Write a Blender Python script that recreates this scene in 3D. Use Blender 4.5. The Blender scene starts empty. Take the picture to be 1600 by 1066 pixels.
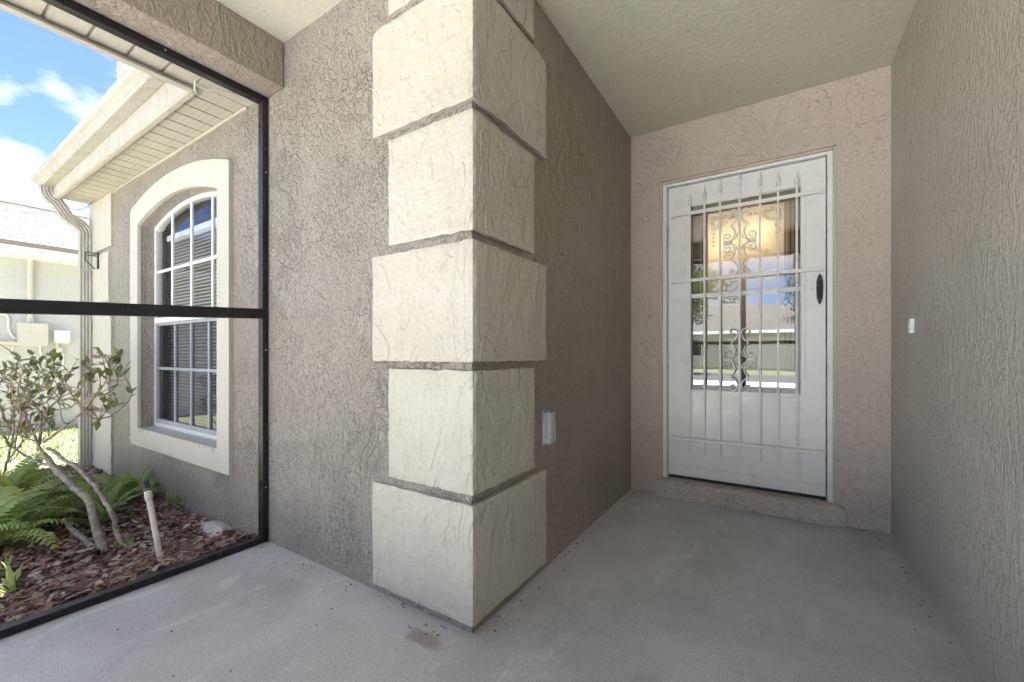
import bpy, bmesh, math, random
from mathutils import Vector, Matrix, noise
random.seed(7)
SC = bpy.context.scene
COL = SC.collection
PI = math.pi

# ------------------------------------------------------------------ camera
THETA = math.radians(32.564)
CAMZ = 1.02
cd = bpy.data.cameras.new('camera')
cam = bpy.data.objects.new('camera', cd); COL.objects.link(cam)
cam.location = (0, 0, CAMZ)
cam.rotation_euler = (PI/2, 0, THETA)
cd.sensor_width = 36; cd.lens = 653.66/1600*36
cd.shift_y = 19.76/1600
cd.clip_start = 0.02; cd.clip_end = 2000
SC.camera = cam

# ------------------------------------------------------------------ world, sun, exposure
SUN_EL, SUN_AZ = 78, 18          # azimuth measured from +Y towards +X: the sun is behind the house
SC.world = bpy.data.worlds.new('World'); SC.world.use_nodes = True
wn = SC.world.node_tree.nodes; wl = SC.world.node_tree.links; wn.clear()
sky = wn.new('ShaderNodeTexSky'); sky.sky_type = 'NISHITA'; sky.sun_disc = False
sky.sun_elevation = math.radians(SUN_EL); sky.sun_rotation = math.radians(SUN_AZ)
sky.air_density = 0.45; sky.dust_density = 0.3; sky.ozone_density = 3.5
tc = wn.new('ShaderNodeTexCoord')
sep = wn.new('ShaderNodeSeparateXYZ'); wl.new(tc.outputs['Generated'], sep.inputs[0])
zz = wn.new('ShaderNodeMath'); zz.operation = 'ADD'; zz.inputs[1].default_value = 0.32; wl.new(sep.outputs[2], zz.inputs[0])
zm = wn.new('ShaderNodeMath'); zm.operation = 'MAXIMUM'; zm.inputs[1].default_value = 0.06; wl.new(zz.outputs[0], zm.inputs[0])
dv = wn.new('ShaderNodeVectorMath'); dv.operation = 'DIVIDE'
cb = wn.new('ShaderNodeCombineXYZ')
for i in range(3): wl.new(zm.outputs[0], cb.inputs[i])
wl.new(tc.outputs['Generated'], dv.inputs[0]); wl.new(cb.outputs[0], dv.inputs[1])
ad = wn.new('ShaderNodeVectorMath'); ad.operation = 'ADD'; ad.inputs[1].default_value = (3.35, 1.10, 0.4)
wl.new(dv.outputs[0], ad.inputs[0])
cn = wn.new('ShaderNodeTexNoise'); cn.inputs['Scale'].default_value = 2.6; cn.inputs['Detail'].default_value = 8
cn.inputs['Roughness'].default_value = 0.55; cn.inputs['Distortion'].default_value = 0.25
wl.new(ad.outputs[0], cn.inputs['Vector'])
cr = wn.new('ShaderNodeValToRGB'); cr.color_ramp.elements[0].position = 0.46; cr.color_ramp.elements[1].position = 0.62
wl.new(cn.outputs['Fac'], cr.inputs[0])
mx = wn.new('ShaderNodeMix'); mx.data_type = 'RGBA'
wl.new(cr.outputs[0], mx.inputs[0]); wl.new(sky.outputs[0], mx.inputs[6]); mx.inputs[7].default_value = (3.6, 3.7, 3.85, 1)
bg = wn.new('ShaderNodeBackground'); bg.inputs['Strength'].default_value = 0.05
wl.new(mx.outputs[2], bg.inputs[0])
wo = wn.new('ShaderNodeOutputWorld'); wl.new(bg.outputs[0], wo.inputs[0])

sd = bpy.data.lights.new('sun', 'SUN'); sd.energy = 5.0; sd.angle = math.radians(0.53); sd.color = (1, 0.975, 0.94)
sun = bpy.data.objects.new('sun', sd); COL.objects.link(sun); sun.location = (4, 12, 25)
e, a = math.radians(SUN_EL), math.radians(SUN_AZ)
sdir = Vector((math.cos(e)*math.sin(a), math.cos(e)*math.cos(a), math.sin(e)))
sun.rotation_euler = sdir.to_track_quat('Z', 'Y').to_euler()

vs = SC.view_settings
vs.view_transform = 'Standard'; vs.look = 'None'; vs.gamma = 1; vs.use_curve_mapping = False
vs.exposure = 3.65
SC.render.engine = 'CYCLES'
SC.cycles.max_bounces = 9; SC.cycles.diffuse_bounces = 4; SC.cycles.transparent_max_bounces = 24
SC.cycles.sample_clamp_indirect = 6

# ------------------------------------------------------------------ helpers
WLOC = {}
def wloc(o):
    return WLOC.get(o.name, Vector((0, 0, 0))) if o else Vector((0, 0, 0))

def tag(o, label=None, cat=None, group=None, kind=None):
    if label: o['label'] = label
    if cat: o['category'] = cat
    if group: o['group'] = group
    if kind: o['kind'] = kind
    return o

def thing(name, loc, label, cat, group=None):
    o = bpy.data.objects.new(name, None); COL.objects.link(o)
    o.location = loc; o.empty_display_size = 0.1
    WLOC[o.name] = Vector(loc)
    return tag(o, label, cat, group)

class MB:
    """collects geometry given in world coordinates; build() makes ONE mesh object"""
    def __init__(s): s.v = []; s.f = []
    def quad(s, *p):
        n = len(s.v); s.v += [Vector(q) for q in p]; s.f.append(tuple(range(n, n+len(p)))); return s
    def box(s, x0, x1, y0, y1, z0, z1, M=None):
        n = len(s.v)
        P = [Vector((x, y, z)) for z in (z0, z1) for y in (y0, y1) for x in (x0, x1)]
        if M: P = [M @ p for p in P]
        s.v += P
        for q in ((0,2,3,1),(4,5,7,6),(0,1,5,4),(2,6,7,3),(0,4,6,2),(1,3,7,5)): s.f.append(tuple(n+i for i in q))
        return s
    def bbox(s, x0, x1, y0, y1, z0, z1, b=0.004):
        """box with chamfered edges"""
        bm = bmesh.new(); bmesh.ops.create_cube(bm, size=1)
        for v in bm.verts: v.co = Vector(((x0+x1)/2+v.co.x*(x1-x0), (y0+y1)/2+v.co.y*(y1-y0), (z0+z1)/2+v.co.z*(z1-z0)))
        b = min(b, .45*min(x1-x0, y1-y0, z1-z0))
        bmesh.ops.bevel(bm, geom=bm.edges[:], offset=b, segments=2, affect='EDGES', profile=.5)
        return s.addbm(bm)
    def addbm(s, bm):
        n = len(s.v); bm.verts.index_update()
        s.v += [v.co.copy() for v in bm.verts]
        s.f += [tuple(n+v.index for v in f.verts) for f in bm.faces]
        bm.free(); return s
    def tube(s, pts, r, seg=8, cap=True, squash=None):
        pts = [Vector(p) for p in pts]
        if not isinstance(r, (list, tuple)): r = [r]*len(pts)
        rings = []; up = None
        for i, p in enumerate(pts):
            t = (pts[min(i+1, len(pts)-1)]-pts[max(i-1, 0)])
            if t.length < 1e-9: t = Vector((0, 0, 1))
            t.normalize()
            if up is None:
                up = t.cross(Vector((0, 0, 1)))
                if up.length < .05: up = t.cross(Vector((1, 0, 0)))
            up = up - t*up.dot(t)
            if up.length < 1e-6: up = t.orthogonal()
            up.normalize(); w = t.cross(up)
            n = len(s.v); rings.append(n)
            for k in range(seg):
                an = 2*PI*k/seg
                s.v.append(p + up*math.cos(an)*r[i] + w*math.sin(an)*r[i])
        for a_, b_ in zip(rings, rings[1:]):
            for k in range(seg):
                k2 = (k+1) % seg
                s.f.append((a_+k, a_+k2, b_+k2, b_+k))
        if cap:
            s.f.append(tuple(rings[0]+k for k in reversed(range(seg))))
            s.f.append(tuple(rings[-1]+k for k in range(seg)))
        return s
    def sweep_x(s, prof0, x0, prof1, x1, cap=True, closed=True):
        """profile of (y,z) points swept along X"""
        n = len(s.v); m = len(prof0)
        s.v += [Vector((x0, y, z)) for y, z in prof0] + [Vector((x1, y, z)) for y, z in prof1]
        for k in range(m if closed else m-1):
            k2 = (k+1) % m; s.f.append((n+k, n+k2, n+m+k2, n+m+k))
        if cap and closed:
            s.f.append(tuple(n+k for k in reversed(range(m)))); s.f.append(tuple(n+m+k for k in range(m)))
        return s
    def build(s, name, mat, parent=None, smooth=False, label=None, recalc=True):
        me = bpy.data.meshes.new(name)
        off = wloc(parent) if parent else Vector((0, 0, 0))
        me.from_pydata([tuple(v-off) for v in s.v], [], s.f)
        if recalc:
            bm = bmesh.new(); bm.from_mesh(me); bmesh.ops.recalc_face_normals(bm, faces=bm.faces[:]); bm.to_mesh(me); bm.free()
        if smooth:
            me.polygons.foreach_set('use_smooth', [True]*len(me.polygons))
        me.materials.append(mat)
        o = bpy.data.objects.new(name, me); COL.objects.link(o)
        WLOC[o.name] = off
        if parent: o.parent = parent
        if label: o['label'] = label
        return o

def at(u, v, axis, val):
    """a point in the place: where the sight line of a photo pixel meets the plane axis = val"""
    fw = Vector((-math.sin(THETA), math.cos(THETA), 0)); rt = Vector((math.cos(THETA), math.sin(THETA), 0))
    d = fw + rt*((u-800)/653.66) + Vector((0, 0, -(v-552.76)/653.66))
    o = Vector((0, 0, CAMZ)); return o + d*((val-o[axis])/d[axis])

# ------------------------------------------------------------------ materials
def newmat(name):
    m = bpy.data.materials.new(name); m.use_nodes = True
    nt = m.node_tree; nt.nodes.clear()
    out = nt.nodes.new('ShaderNodeOutputMaterial'); p = nt.nodes.new('ShaderNodeBsdfPrincipled')
    nt.links.new(p.outputs[0], out.inputs[0])
    return m, nt, p, out
def pos(nt, scale=(1, 1, 1)):
    g = nt.nodes.new('ShaderNodeNewGeometry'); mp = nt.nodes.new('ShaderNodeMapping')
    mp.inputs['Scale'].default_value = scale
    nt.links.new(g.outputs['Position'], mp.inputs[0]); return mp.outputs[0]
def nz(nt, vec, scale, detail=3, rough=.5, dist=0, typ='FBM', off=None):
    n = nt.nodes.new('ShaderNodeTexNoise'); n.noise_dimensions = '3D'
    try: n.noise_type = typ
    except Exception: pass
    n.inputs['Scale'].default_value = scale; n.inputs['Detail'].default_value = detail
    n.inputs['Roughness'].default_value = rough; n.inputs['Distortion'].default_value = dist
    nt.links.new(vec, n.inputs['Vector']); return n.outputs['Fac']
def ramp(nt, fac, stops):
    r = nt.nodes.new('ShaderNodeValToRGB'); el = r.color_ramp.elements
    while len(el) < len(stops): el.new(.5)
    for e_, (p_, c_) in zip(el, stops):
        e_.position = p_; e_.color = (c_, c_, c_, 1) if isinstance(c_, (int, float)) else (*c_, 1)
    nt.links.new(fac, r.inputs[0]); return r.outputs[0]
def math_(nt, op, a_, b_=None, c_=None):
    n = nt.nodes.new('ShaderNodeMath'); n.operation = op
    for i, q in enumerate((a_, b_, c_)):
        if q is None: continue
        if isinstance(q, (int, float)): n.inputs[i].default_value = q
        else: nt.links.new(q, n.inputs[i])
    return n.outputs[0]
def mix(nt, fac, a_, b_, blend='MIX'):
    n = nt.nodes.new('ShaderNodeMix'); n.data_type = 'RGBA'; n.blend_type = blend
    for i, q in ((0, fac), (6, a_), (7, b_)):
        if isinstance(q, (int, float)): n.inputs[i].default_value = q
        elif isinstance(q, tuple): n.inputs[i].default_value = (*q, 1)
        else: nt.links.new(q, n.inputs[i])
    return n.outputs[2]
def bump(nt, p, h, strength=.6, dist=.004, prev=None):
    b = nt.nodes.new('ShaderNodeBump'); b.inputs['Strength'].default_value = strength; b.inputs['Distance'].default_value = dist
    nt.links.new(h, b.inputs['Height'])
    if prev is not None: nt.links.new(prev, b.inputs['Normal'])
    nt.links.new(b.outputs[0], p.inputs['Normal']); return b.outputs[0]

def stucco(name, c0, c1, lace=12., stretch=(1, 1, 1), amount=1., rough=.52, fine=70, plateau=(.47, .55), grime=.72, even=.04):
    """painted trowelled stucco: plateaus with torn edges, worm ridges, sand grain"""
    m, nt, p, out = newmat(name)
    v = pos(nt, stretch)
    a_ = ramp(nt, nz(nt, v, lace, 3, .6, 1.3), [(plateau[0], 0), (plateau[1], 1)])           # flattened trowel plateaus with torn edges
    b_ = ramp(nt, nz(nt, v, lace*2.4, 1, .6, .6), [(.42, 0), (.56, 1)])                       # pits between them
    r_ = nz(nt, v, lace*.45, 2, .6, 1.6)
    ridge = ramp(nt, math_(nt, 'ABSOLUTE', math_(nt, 'SUBTRACT', r_, .5)), [(0, 1), (.03, .25), (.07, 0)])
    reg = ramp(nt, nz(nt, pos(nt), 2.3, 1, .6), [(.42, even), (.64, 1)])                         # areas worked more or less by the trowel
    reg2 = ramp(nt, nz(nt, pos(nt), 3.1, 0), [(.50, 0), (.66, 1)])
    g = nz(nt, pos(nt), fine, 2, .65)
    low = nz(nt, v, lace*.3, 1, .5)
    h = math_(nt, 'MULTIPLY', math_(nt, 'MULTIPLY', a_, .5), reg)
    h = math_(nt, 'ADD', h, math_(nt, 'MULTIPLY', math_(nt, 'MULTIPLY', b_, .22), math_(nt, 'SUBTRACT', 1.2, reg)))
    h = math_(nt, 'ADD', h, math_(nt, 'MULTIPLY', math_(nt, 'MULTIPLY', ridge, .4), reg2))
    h = math_(nt, 'ADD', h, math_(nt, 'MULTIPLY', low, .45))
    h = math_(nt, 'ADD', h, math_(nt, 'MULTIPLY', g, .42))
    bump(nt, p, h, min(1., .9*amount), .016*amount)
    tone = nz(nt, pos(nt), 1.7, 4, .6)
    col = mix(nt, ramp(nt, tone, [(.3, 0), (.7, 1)]), c0, c1)
    grimy = ramp(nt, g, [(.3, grime), (.5, 1.03)])
    col = mix(nt, 1.0, col, grimy, 'MULTIPLY')
    if name == 'ceiling_texture':
        sp_ = ramp(nt, nz(nt, pos(nt, (1, .5, 1)), 2.6, 7, .75, .6), [(.62, 0), (.72, .55)]); col = mix(nt, sp_, col, (.80, .79, .74))
    nt.links.new(col, p.inputs['Base Color'])
    p.inputs['Roughness'].default_value = rough
    p.inputs['Specular IOR Level'].default_value = .35
    return m

def paint(name, c, rough=.45, metal=0., var=.08, bumpy=0., scale=30, dirt=0.):
    m, nt, p, out = newmat(name)
    v = pos(nt); n = nz(nt, v, 3.2, 5, .65)
    col = mix(nt, ramp(nt, n, [(.3, 0), (.7, 1)]), tuple(q*(1-var) for q in c), tuple(min(1, q*(1+var)) for q in c))
    if dirt:
        d = ramp(nt, nz(nt, pos(nt, (1, 1, .25)), 14, 6, .7), [(.52, 0), (.72, dirt)])
        col = mix(nt, d, col, (.16, .12, .07))
    nt.links.new(col, p.inputs['Base Color'])
    rr = ramp(nt, nz(nt, v, 11, 4), [(.3, max(0, rough-.1)), (.7, min(1, rough+.1))]); nt.links.new(rr, p.inputs['Roughness'])
    p.inputs['Metallic'].default_value = metal
    if bumpy: bump(nt, p, nz(nt, v, scale, 4), bumpy, .002)
    return m

def leafmat(name, c0, c1, sc=9):
    m, nt, p, out = newmat(name)
    oi = nt.nodes.new('ShaderNodeObjectInfo'); n = nz(nt, pos(nt), sc, 3)
    f = math_(nt, 'MULTIPLY_ADD', oi.outputs['Random'], .5, math_(nt, 'MULTIPLY', n, .6))
    col = mix(nt, ramp(nt, f, [(.2, 0), (.8, 1)]), c0, c1)
    nt.links.new(col, p.inputs['Base Color']); p.inputs['Roughness'].default_value = .42
    tr = nt.nodes.new('ShaderNodeBsdfTranslucent'); nt.links.new(col, tr.inputs[0])
    ms = nt.nodes.new('ShaderNodeMixShader'); ms.inputs[0].default_value = .45
    nt.links.new(p.outputs[0], ms.inputs[1]); nt.links.new(tr.outputs[0], ms.inputs[2]); nt.links.new(ms.outputs[0], out.inputs[0])
    return m

def glassmat(name, ior=1.5, tint=(.92, .95, .95), boost=1.0):
    """thin pane: clear straight through, mirror by Fresnel"""
    m, nt, p, out = newmat(name); nt.nodes.remove(p)
    fr = nt.nodes.new('ShaderNodeFresnel'); fr.inputs[0].default_value = ior
    f = math_(nt, 'MINIMUM', math_(nt, 'MULTIPLY', fr.outputs[0], boost), 1.)
    t = nt.nodes.new('ShaderNodeBsdfTransparent'); t.inputs[0].default_value = (*tint, 1)
    g = nt.nodes.new('ShaderNodeBsdfGlossy'); g.inputs['Roughness'].default_value = .004
    ms = nt.nodes.new('ShaderNodeMixShader')
    nt.links.new(f, ms.inputs[0]); nt.links.new(t.outputs[0], ms.inputs[1]); nt.links.new(g.outputs[0], ms.inputs[2])
    nt.links.new(ms.outputs[0], out.inputs[0]); return m

TA0, TA1 = (.285, .245, .20), (.335, .293, .245)  # same taupe paint; browner, darker tone carries the shade of passage and beam
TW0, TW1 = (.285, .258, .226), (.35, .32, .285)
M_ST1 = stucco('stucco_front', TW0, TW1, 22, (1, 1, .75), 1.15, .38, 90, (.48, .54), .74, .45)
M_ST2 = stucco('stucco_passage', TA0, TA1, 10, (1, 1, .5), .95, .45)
M_ST3 = stucco('stucco_entry', (.485, .42, .37), (.545, .475, .42), 6, (1, 1, .8), .85, .55, 70, (.50, .54), .86)  # pinker paint, also lightened in place of light at the entry
M_ST4 = stucco('stucco_side', (.46, .425, .38), (.53, .495, .45), 18, (1, 1, .5), .75, .46, 60)  # the taupe paint again, lighter: light on this wall put into the colour
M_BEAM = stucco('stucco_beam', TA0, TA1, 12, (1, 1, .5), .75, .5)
M_CREAM = stucco('cream_block', (.475, .45, .385), (.535, .51, .45), 5.5, (1, 1, .55), .85, .5, 55, (.5, .53), .93)
M_TRIM = stucco('cream_trim', (.47, .455, .405), (.52, .505, .455), 6, (1, 1, 1), .25, .55, 90, (.47, .55), .92)
M_CEIL = stucco('ceiling_texture', (.55, .535, .44), (.60, .585, .49), 22, (1, 1, 1), .4, .7, 45, (.47, .55), .95)
M_NSTUC = stucco('neighbour_stucco', (.54, .525, .53), (.60, .585, .59), 10, (1, 1, .6), .3, .7, 30, (.47, .55), .95)
M_WHITE = paint('white_enamel', (.80, .81, .80), .32, 0, .02, .05, 60)
M_WIRON = paint('white_iron', (.80, .80, .78), .38, 0, .03, .1, 120)
M_VINYL = paint('cream_vinyl', (.45, .432, .37), .42, 0, .05, 0, 30, .25)
M_GUT = paint('cream_gutter', (.39, .378, .335), .38, 0, .08, 0, 30, .42)
M_WVIN = paint('white_vinyl', (.74, .75, .74), .35, 0, .03)
M_BRONZE = paint('dark_bronze_aluminium', (.008, .008, .010), .34, .0, .2, .15, 200)
M_BLACK = paint('black_plastic', (.015, .015, .016), .4)
M_BOX = paint('utility_paint', (.62, .58, .52), .5, 0, .05)
M_PVC = paint('pvc_pipe', (.62, .57, .49), .42, 0, .08, 0, 30, .3)
M_CONC = paint('pale_concrete', (.50, .47, .42), .85, 0, .15, .6, 40)
M_GLASS = glassmat('storm_glass', 1.5, (.93, .95, .94), 6.5)
M_WGLASS = glassmat('window_glass', 1.5, (.90, .93, .95), 1.15)
M_WGLASS2 = glassmat('screened_glass', 1.5, (.42, .45, .50), 1.0)
M_BLIND = paint('blind_slats', (.82, .82, .80), .5)
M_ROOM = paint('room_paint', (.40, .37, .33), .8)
M_RUST = paint('rust_stain', (.36, .27, .13), .8)

# painted concrete floor
def floor_mat():
    m, nt, p, out = newmat('painted_concrete')
    v = pos(nt)
    big = ramp(nt, nz(nt, v, 1.3, 5, .6, .4), [(.38, 0), (.62, 1)])
    col = mix(nt, big, (.44, .428, .432), (.56, .55, .556))
    wear = ramp(nt, nz(nt, pos(nt, (1, .45, 1)), 6.5, 9, .78, .8), [(.53, 0), (.66, .75)])
    col = mix(nt, wear, col, (.66, .655, .65))
    dk = ramp(nt, nz(nt, v, 2.4, 8, .76, .6), [(.54, 0), (.72, .6)])
    col = mix(nt, dk, col, (.31, .30, .295))
    sc_ = ramp(nt, nz(nt, pos(nt, (1, .12, 1)), 34, 5, .8, .4), [(.66, 0), (.72, .6)])
    col = mix(nt, math_(nt, 'MULTIPLY', sc_, ramp(nt, nz(nt, v, 2.2, 3), [(.5, 0), (.62, 1)])), col, (.72, .71, .70))
    fine = nz(nt, v, 150, 3, .7)
    col = mix(nt, 1., col, ramp(nt, fine, [(.32, .74), (.55, 1.04)]), 'MULTIPLY')
    vo = nt.nodes.new('ShaderNodeTexVoronoi'); vo.inputs['Scale'].default_value = 16; nt.links.new(v, vo.inputs['Vector'])
    sp = ramp(nt, vo.outputs['Distance'], [(.035, 1), (.06, 0)])
    sel = ramp(nt, nz(nt, v, 7, 2), [(.56, 0), (.6, 1)])
    col = mix(nt, math_(nt, 'MULTIPLY', sp, sel), col, (.06, .055, .05))
    # rusty water mark by the corner of the column
    g = nt.nodes.new('ShaderNodeNewGeometry'); mp = nt.nodes.new('ShaderNodeMapping'); mp.vector_type = 'POINT'
    mp.inputs['Location'].default_value = (1.07*5.2, -1.093*13, 0); mp.inputs['Scale'].default_value = (5.2, 13, 0)
    nt.links.new(g.outputs['Position'], mp.inputs[0])
    ln = nt.nodes.new('ShaderNodeVectorMath'); ln.operation = 'LENGTH'; nt.links.new(mp.outputs[0], ln.inputs[0])
    st = math_(nt, 'ADD', ln.outputs['Value'], math_(nt, 'MULTIPLY', nz(nt, v, 24, 4, .7), .9))
    col = mix(nt, ramp(nt, st, [(.75, .6), (1.15, 0)]), col, (.22, .16, .11))
    nt.links.new(col, p.inputs['Base Color'])
    nt.links.new(ramp(nt, nz(nt, v, 6, 5), [(.3, .42), (.7, .62)]), p.inputs['Roughness'])
    p.inputs['Specular IOR Level'].default_value = .4
    h = math_(nt, 'ADD', nz(nt, v, 90, 4, .7), math_(nt, 'MULTIPLY', nz(nt, pos(nt, (.35, 1, 1)), 28, 4), .7))
    bump(nt, p, h, .5, .0025); return m
M_FLOOR = floor_mat()

def ground_mat(name, cols, sc):
    m, nt, p, out = newmat(name); v = pos(nt)
    c = mix(nt, ramp(nt, nz(nt, v, sc, 6, .65), [(.3, 0), (.7, 1)]), cols[0], cols[1])
    c = mix(nt, ramp(nt, nz(nt, v, sc*14, 4, .7), [(.35, 0), (.7, .8)]), c, cols[2])
    nt.links.new(c, p.inputs['Base Color']); p.inputs['Roughness'].default_value = .9
    bump(nt, p, nz(nt, v, sc*20, 4), .6, .02); return m
M_LAWN = ground_mat('lawn', ((.09, .10, .05), (.125, .13, .07), (.15, .15, .09)), .9)
M_SOIL = ground_mat('mulch_soil', ((.05, .03, .022), (.09, .055, .04), (.14, .09, .065)), 3)
M_DRIVE = ground_mat('driveway_concrete', ((.60, .60, .60), (.66, .66, .655), (.52, .52, .515)), .5)  # kept very pale so it throws sunlight back into the porch
M_ROAD = ground_mat('asphalt', ((.05, .05, .052), (.065, .065, .066), (.09, .09, .09)), .8)

def chip_mat():
    m, nt, p, out = newmat('bark_chips')
    at_ = nt.nodes.new('ShaderNodeAttribute'); at_.attribute_name = 'tone'
    n = nz(nt, pos(nt, (1, 1, 1)), 60, 4, .7)
    r = nt.nodes.new('ShaderNodeValToRGB'); el = r.color_ramp.elements
    for q in range(3): el.new(.5)
    for e_, (p_, c_) in zip(el, [(0, (.07, .036, .027)), (.35, (.17, .085, .062)), (.65, (.27, .155, .118)), (.86, (.36, .26, .205)), (1, (.44, .37, .30))]):
        e_.position = p_; e_.color = (*c_, 1)
    nt.links.new(at_.outputs['Fac'], r.inputs[0])
    c = mix(nt, 1., r.outputs[0], ramp(nt, n, [(.3, .6), (.65, 1.15)]), 'MULTIPLY')
    nt.links.new(c, p.inputs['Base Color']); p.inputs['Roughness'].default_value = .75
    bump(nt, p, n, .5, .003); return m
M_CHIP = chip_mat()

def bark_mat():
    m, nt, p, out = newmat('grey_bark')
    v = pos(nt); c = mix(nt, ramp(nt, nz(nt, v, 30, 5, .65), [(.35, 0), (.65, 1)]), (.17, .14, .105), (.36, .32, .26))
    c = mix(nt, ramp(nt, nz(nt, v, 9, 4), [(.55, 0), (.7, .6)]), c, (.10, .085, .06))
    nt.links.new(c, p.inputs['Base Color']); p.inputs['Roughness'].default_value = .85
    bump(nt, p, nz(nt, v, 80, 4), .6, .004); return m
M_BARK = bark_mat()
M_LEAF = leafmat('shrub_leaf', (.10, .15, .04), (.27, .29, .10))
M_FERN = leafmat('fern_leaf', (.14, .25, .045), (.33, .43, .11))
M_FERNY = leafmat('fern_young', (.22, .34, .07), (.42, .50, .16))
M_TREE = leafmat('tree_leaf', (.03, .06, .015), (.09, .13, .035), 1.5)

def shingle_mat(name, c0, c1):
    m, nt, p, out = newmat(name); v = pos(nt)
    oc = nz(nt, pos(nt, (.6, 3.2, 6)), 2.2, 2); c = mix(nt, ramp(nt, oc, [(.3, 0), (.7, 1)]), c0, c1)
    c = mix(nt, 1., c, ramp(nt, nz(nt, v, 45, 3, .7), [(.3, .75), (.7, 1.1)]), 'MULTIPLY')
    nt.links.new(c, p.inputs['Base Color']); p.inputs['Roughness'].default_value = .9
    bump(nt, p, nz(nt, v, 60, 3), .5, .006); return m
M_SHING = shingle_mat('shingles', (.068, .066, .063), (.105, .102, .098))
M_SHING2 = shingle_mat('shingles_house', (.18, .16, .14), (.25, .225, .20))

def soffit_mat(name, along):
    """cream vinyl with punched vent slots"""
    m, nt, p, out = newmat(name)
    n = nz(nt, pos(nt), 2.5, 4); c = mix(nt, ramp(nt, n, [(.3, 0), (.7, 1)]), (.47, .452, .38), (.53, .512, .44))
    br = nt.nodes.new('ShaderNodeTexBrick')
    sc = (26, 62, 1) if along == 'y' else (70, 70, 1)
    br.inputs['Scale'].default_value = 1; br.inputs['Mortar Size'].default_value = .30 if along == 'y' else .33; br.inputs['Mortar Smooth'].default_value = .3
    br.inputs['Brick Width'].default_value = .8; br.inputs['Row Height'].default_value = .8
    nt.links.new(pos(nt, (62, 26, 1) if along == 'y' else sc), br.inputs['Vector'])
    slots = math_(nt, 'SUBTRACT', 1., br.outputs['Fac'])
    c = mix(nt, math_(nt, 'MULTIPLY', slots, .38), c, (.16, .14, .09))
    nt.links.new(c, p.inputs['Base Color']); p.inputs['Roughness'].default_value = .45
    bump(nt, p, br.outputs['Fac'], .5, .002); return m
M_SOFF = soffit_mat('vinyl_soffit_house', 'y')
M_SOFFP = soffit_mat('vinyl_soffit_porch', 'x')

# ------------------------------------------------------------------ setting: ground
def struct(o): o['kind'] = 'structure'; return o
struct(MB().box(-400, 400, -400, 400, -.6, -.15).build('ground', M_LAWN))
struct(MB().box(-2.45, .56, -.48, 3.20, -.4, 0).build('porch_floor', M_FLOOR))
struct(MB().box(-4.2, 9, -13, -.5, -.3, -.125).build('driveway', M_DRIVE))  # out of view; placed close and wide to bounce sun into the porch
struct(MB().box(-80, 80, -20, -13.2, -.3, -.135).build('street', M_ROAD))

# mulch bed: an uneven sheet
def bed_z(x, y):
    z = -.075 + .020*noise.noise(Vector((x*2.2, y*2.2, 3))) + .012*noise.noise(Vector((x*7, y*7, 1)))
    z += .045*math.exp(-((x+2.45)/.28)**2) * (1 if y > -2 else 0)
    z += .02*math.exp(-((y-1.2)/.2)**2)
    return z
nx, ny = 80, 60
X0, X1, Y0, Y1 = -5.75, -2.452, -1.6, 1.215
mb = MB()
for j in range(ny+1):
    for i in range(nx+1):
        x = X0+(X1-X0)*i/nx; y = Y0+(Y1-Y0)*j/ny
        mb.v.append(Vector((x, y, bed_z(x, y))))
for j in range(ny):
    for i in range(nx):
        k = j*(nx+1)+i; mb.f.append((k, k+1, k+nx+2, k+nx+1))
struct(mb.build('mulch_bed', M_SOIL, smooth=True))

# ------------------------------------------------------------------ the house
Y1W, Y3W, XP, XR = 1.206, 3.146, -.943, .533
CEILZ, BEAMZ, SOFZ = 2.65, 2.41, 2.43
XL = -5.5
house = thing('house', (-2.5, 3, -.15), 'taupe stucco house with cream corner blocks around an entry porch', 'house')
WXL, WXR, WCX = -4.24, -2.895, -3.568          # window opening
def arch(x, hw, spring, apex):
    t = max(-1, min(1, (x-WCX)/hw)); R_ = (hw*hw+(apex-spring)**2)/(2*(apex-spring))
    return apex - R_ + math.sqrt(max(0, R_*R_-(t*hw)**2))
def z_in(x): return arch(x, .672, 2.03, 2.14)
def z_out(x): return arch(x, .828, 2.165, 2.292)
NSEG = 24
xin = [WXL+(WXR-WXL)*i/NSEG for i in range(NSEG+1)]
WT = .17
w = MB()
w.box(XL, WXL, Y1W, Y1W+WT, -.4, CEILZ+.1)
w.box(WXR, XP, Y1W, Y1W+WT, -.4, CEILZ+.1)
w.box(WXL, WXR, Y1W, Y1W+WT, -.4, .42)
for a_, b_ in zip(xin, xin[1:]):
    za, zb = z_in(a_), z_in(b_)
    n = len(w.v)
    w.v += [Vector(q) for q in ((a_, Y1W, za), (b_, Y1W, zb), (b_, Y1W, CEILZ+.1), (a_, Y1W, CEILZ+.1), (a_, Y1W+WT, za), (b_, Y1W+WT, zb), (b_, Y1W+WT, CEILZ+.1), (a_, Y1W+WT, CEILZ+.1))]
    for q in ((0,1,2,3),(4,7,6,5),(0,4,5,1)): w.f.append(tuple(n+i for i in q))
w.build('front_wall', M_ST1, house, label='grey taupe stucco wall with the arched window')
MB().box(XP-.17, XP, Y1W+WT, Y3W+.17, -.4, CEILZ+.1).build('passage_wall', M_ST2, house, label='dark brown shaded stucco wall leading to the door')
DX0, DX1, DZ = -.732, .287, 2.266
w = MB()
w.box(XP, DX0, Y3W, Y3W+.17, -.4, CEILZ+.1); w.box(DX1, XR, Y3W, Y3W+.17, -.4, CEILZ+.1)
w.box(DX0, DX1, Y3W, Y3W+.17, DZ, CEILZ+.1)
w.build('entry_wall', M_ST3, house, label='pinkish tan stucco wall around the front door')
MB().box(XR, XR+.17, -5.0, Y3W+.17, -.4, CEILZ+.1).build('side_wall', M_ST4, house, label='tan stucco wall right of the door with streaky texture')  # real beside the entry; unseen forward run added to block light from the passage
w = MB()
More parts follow.
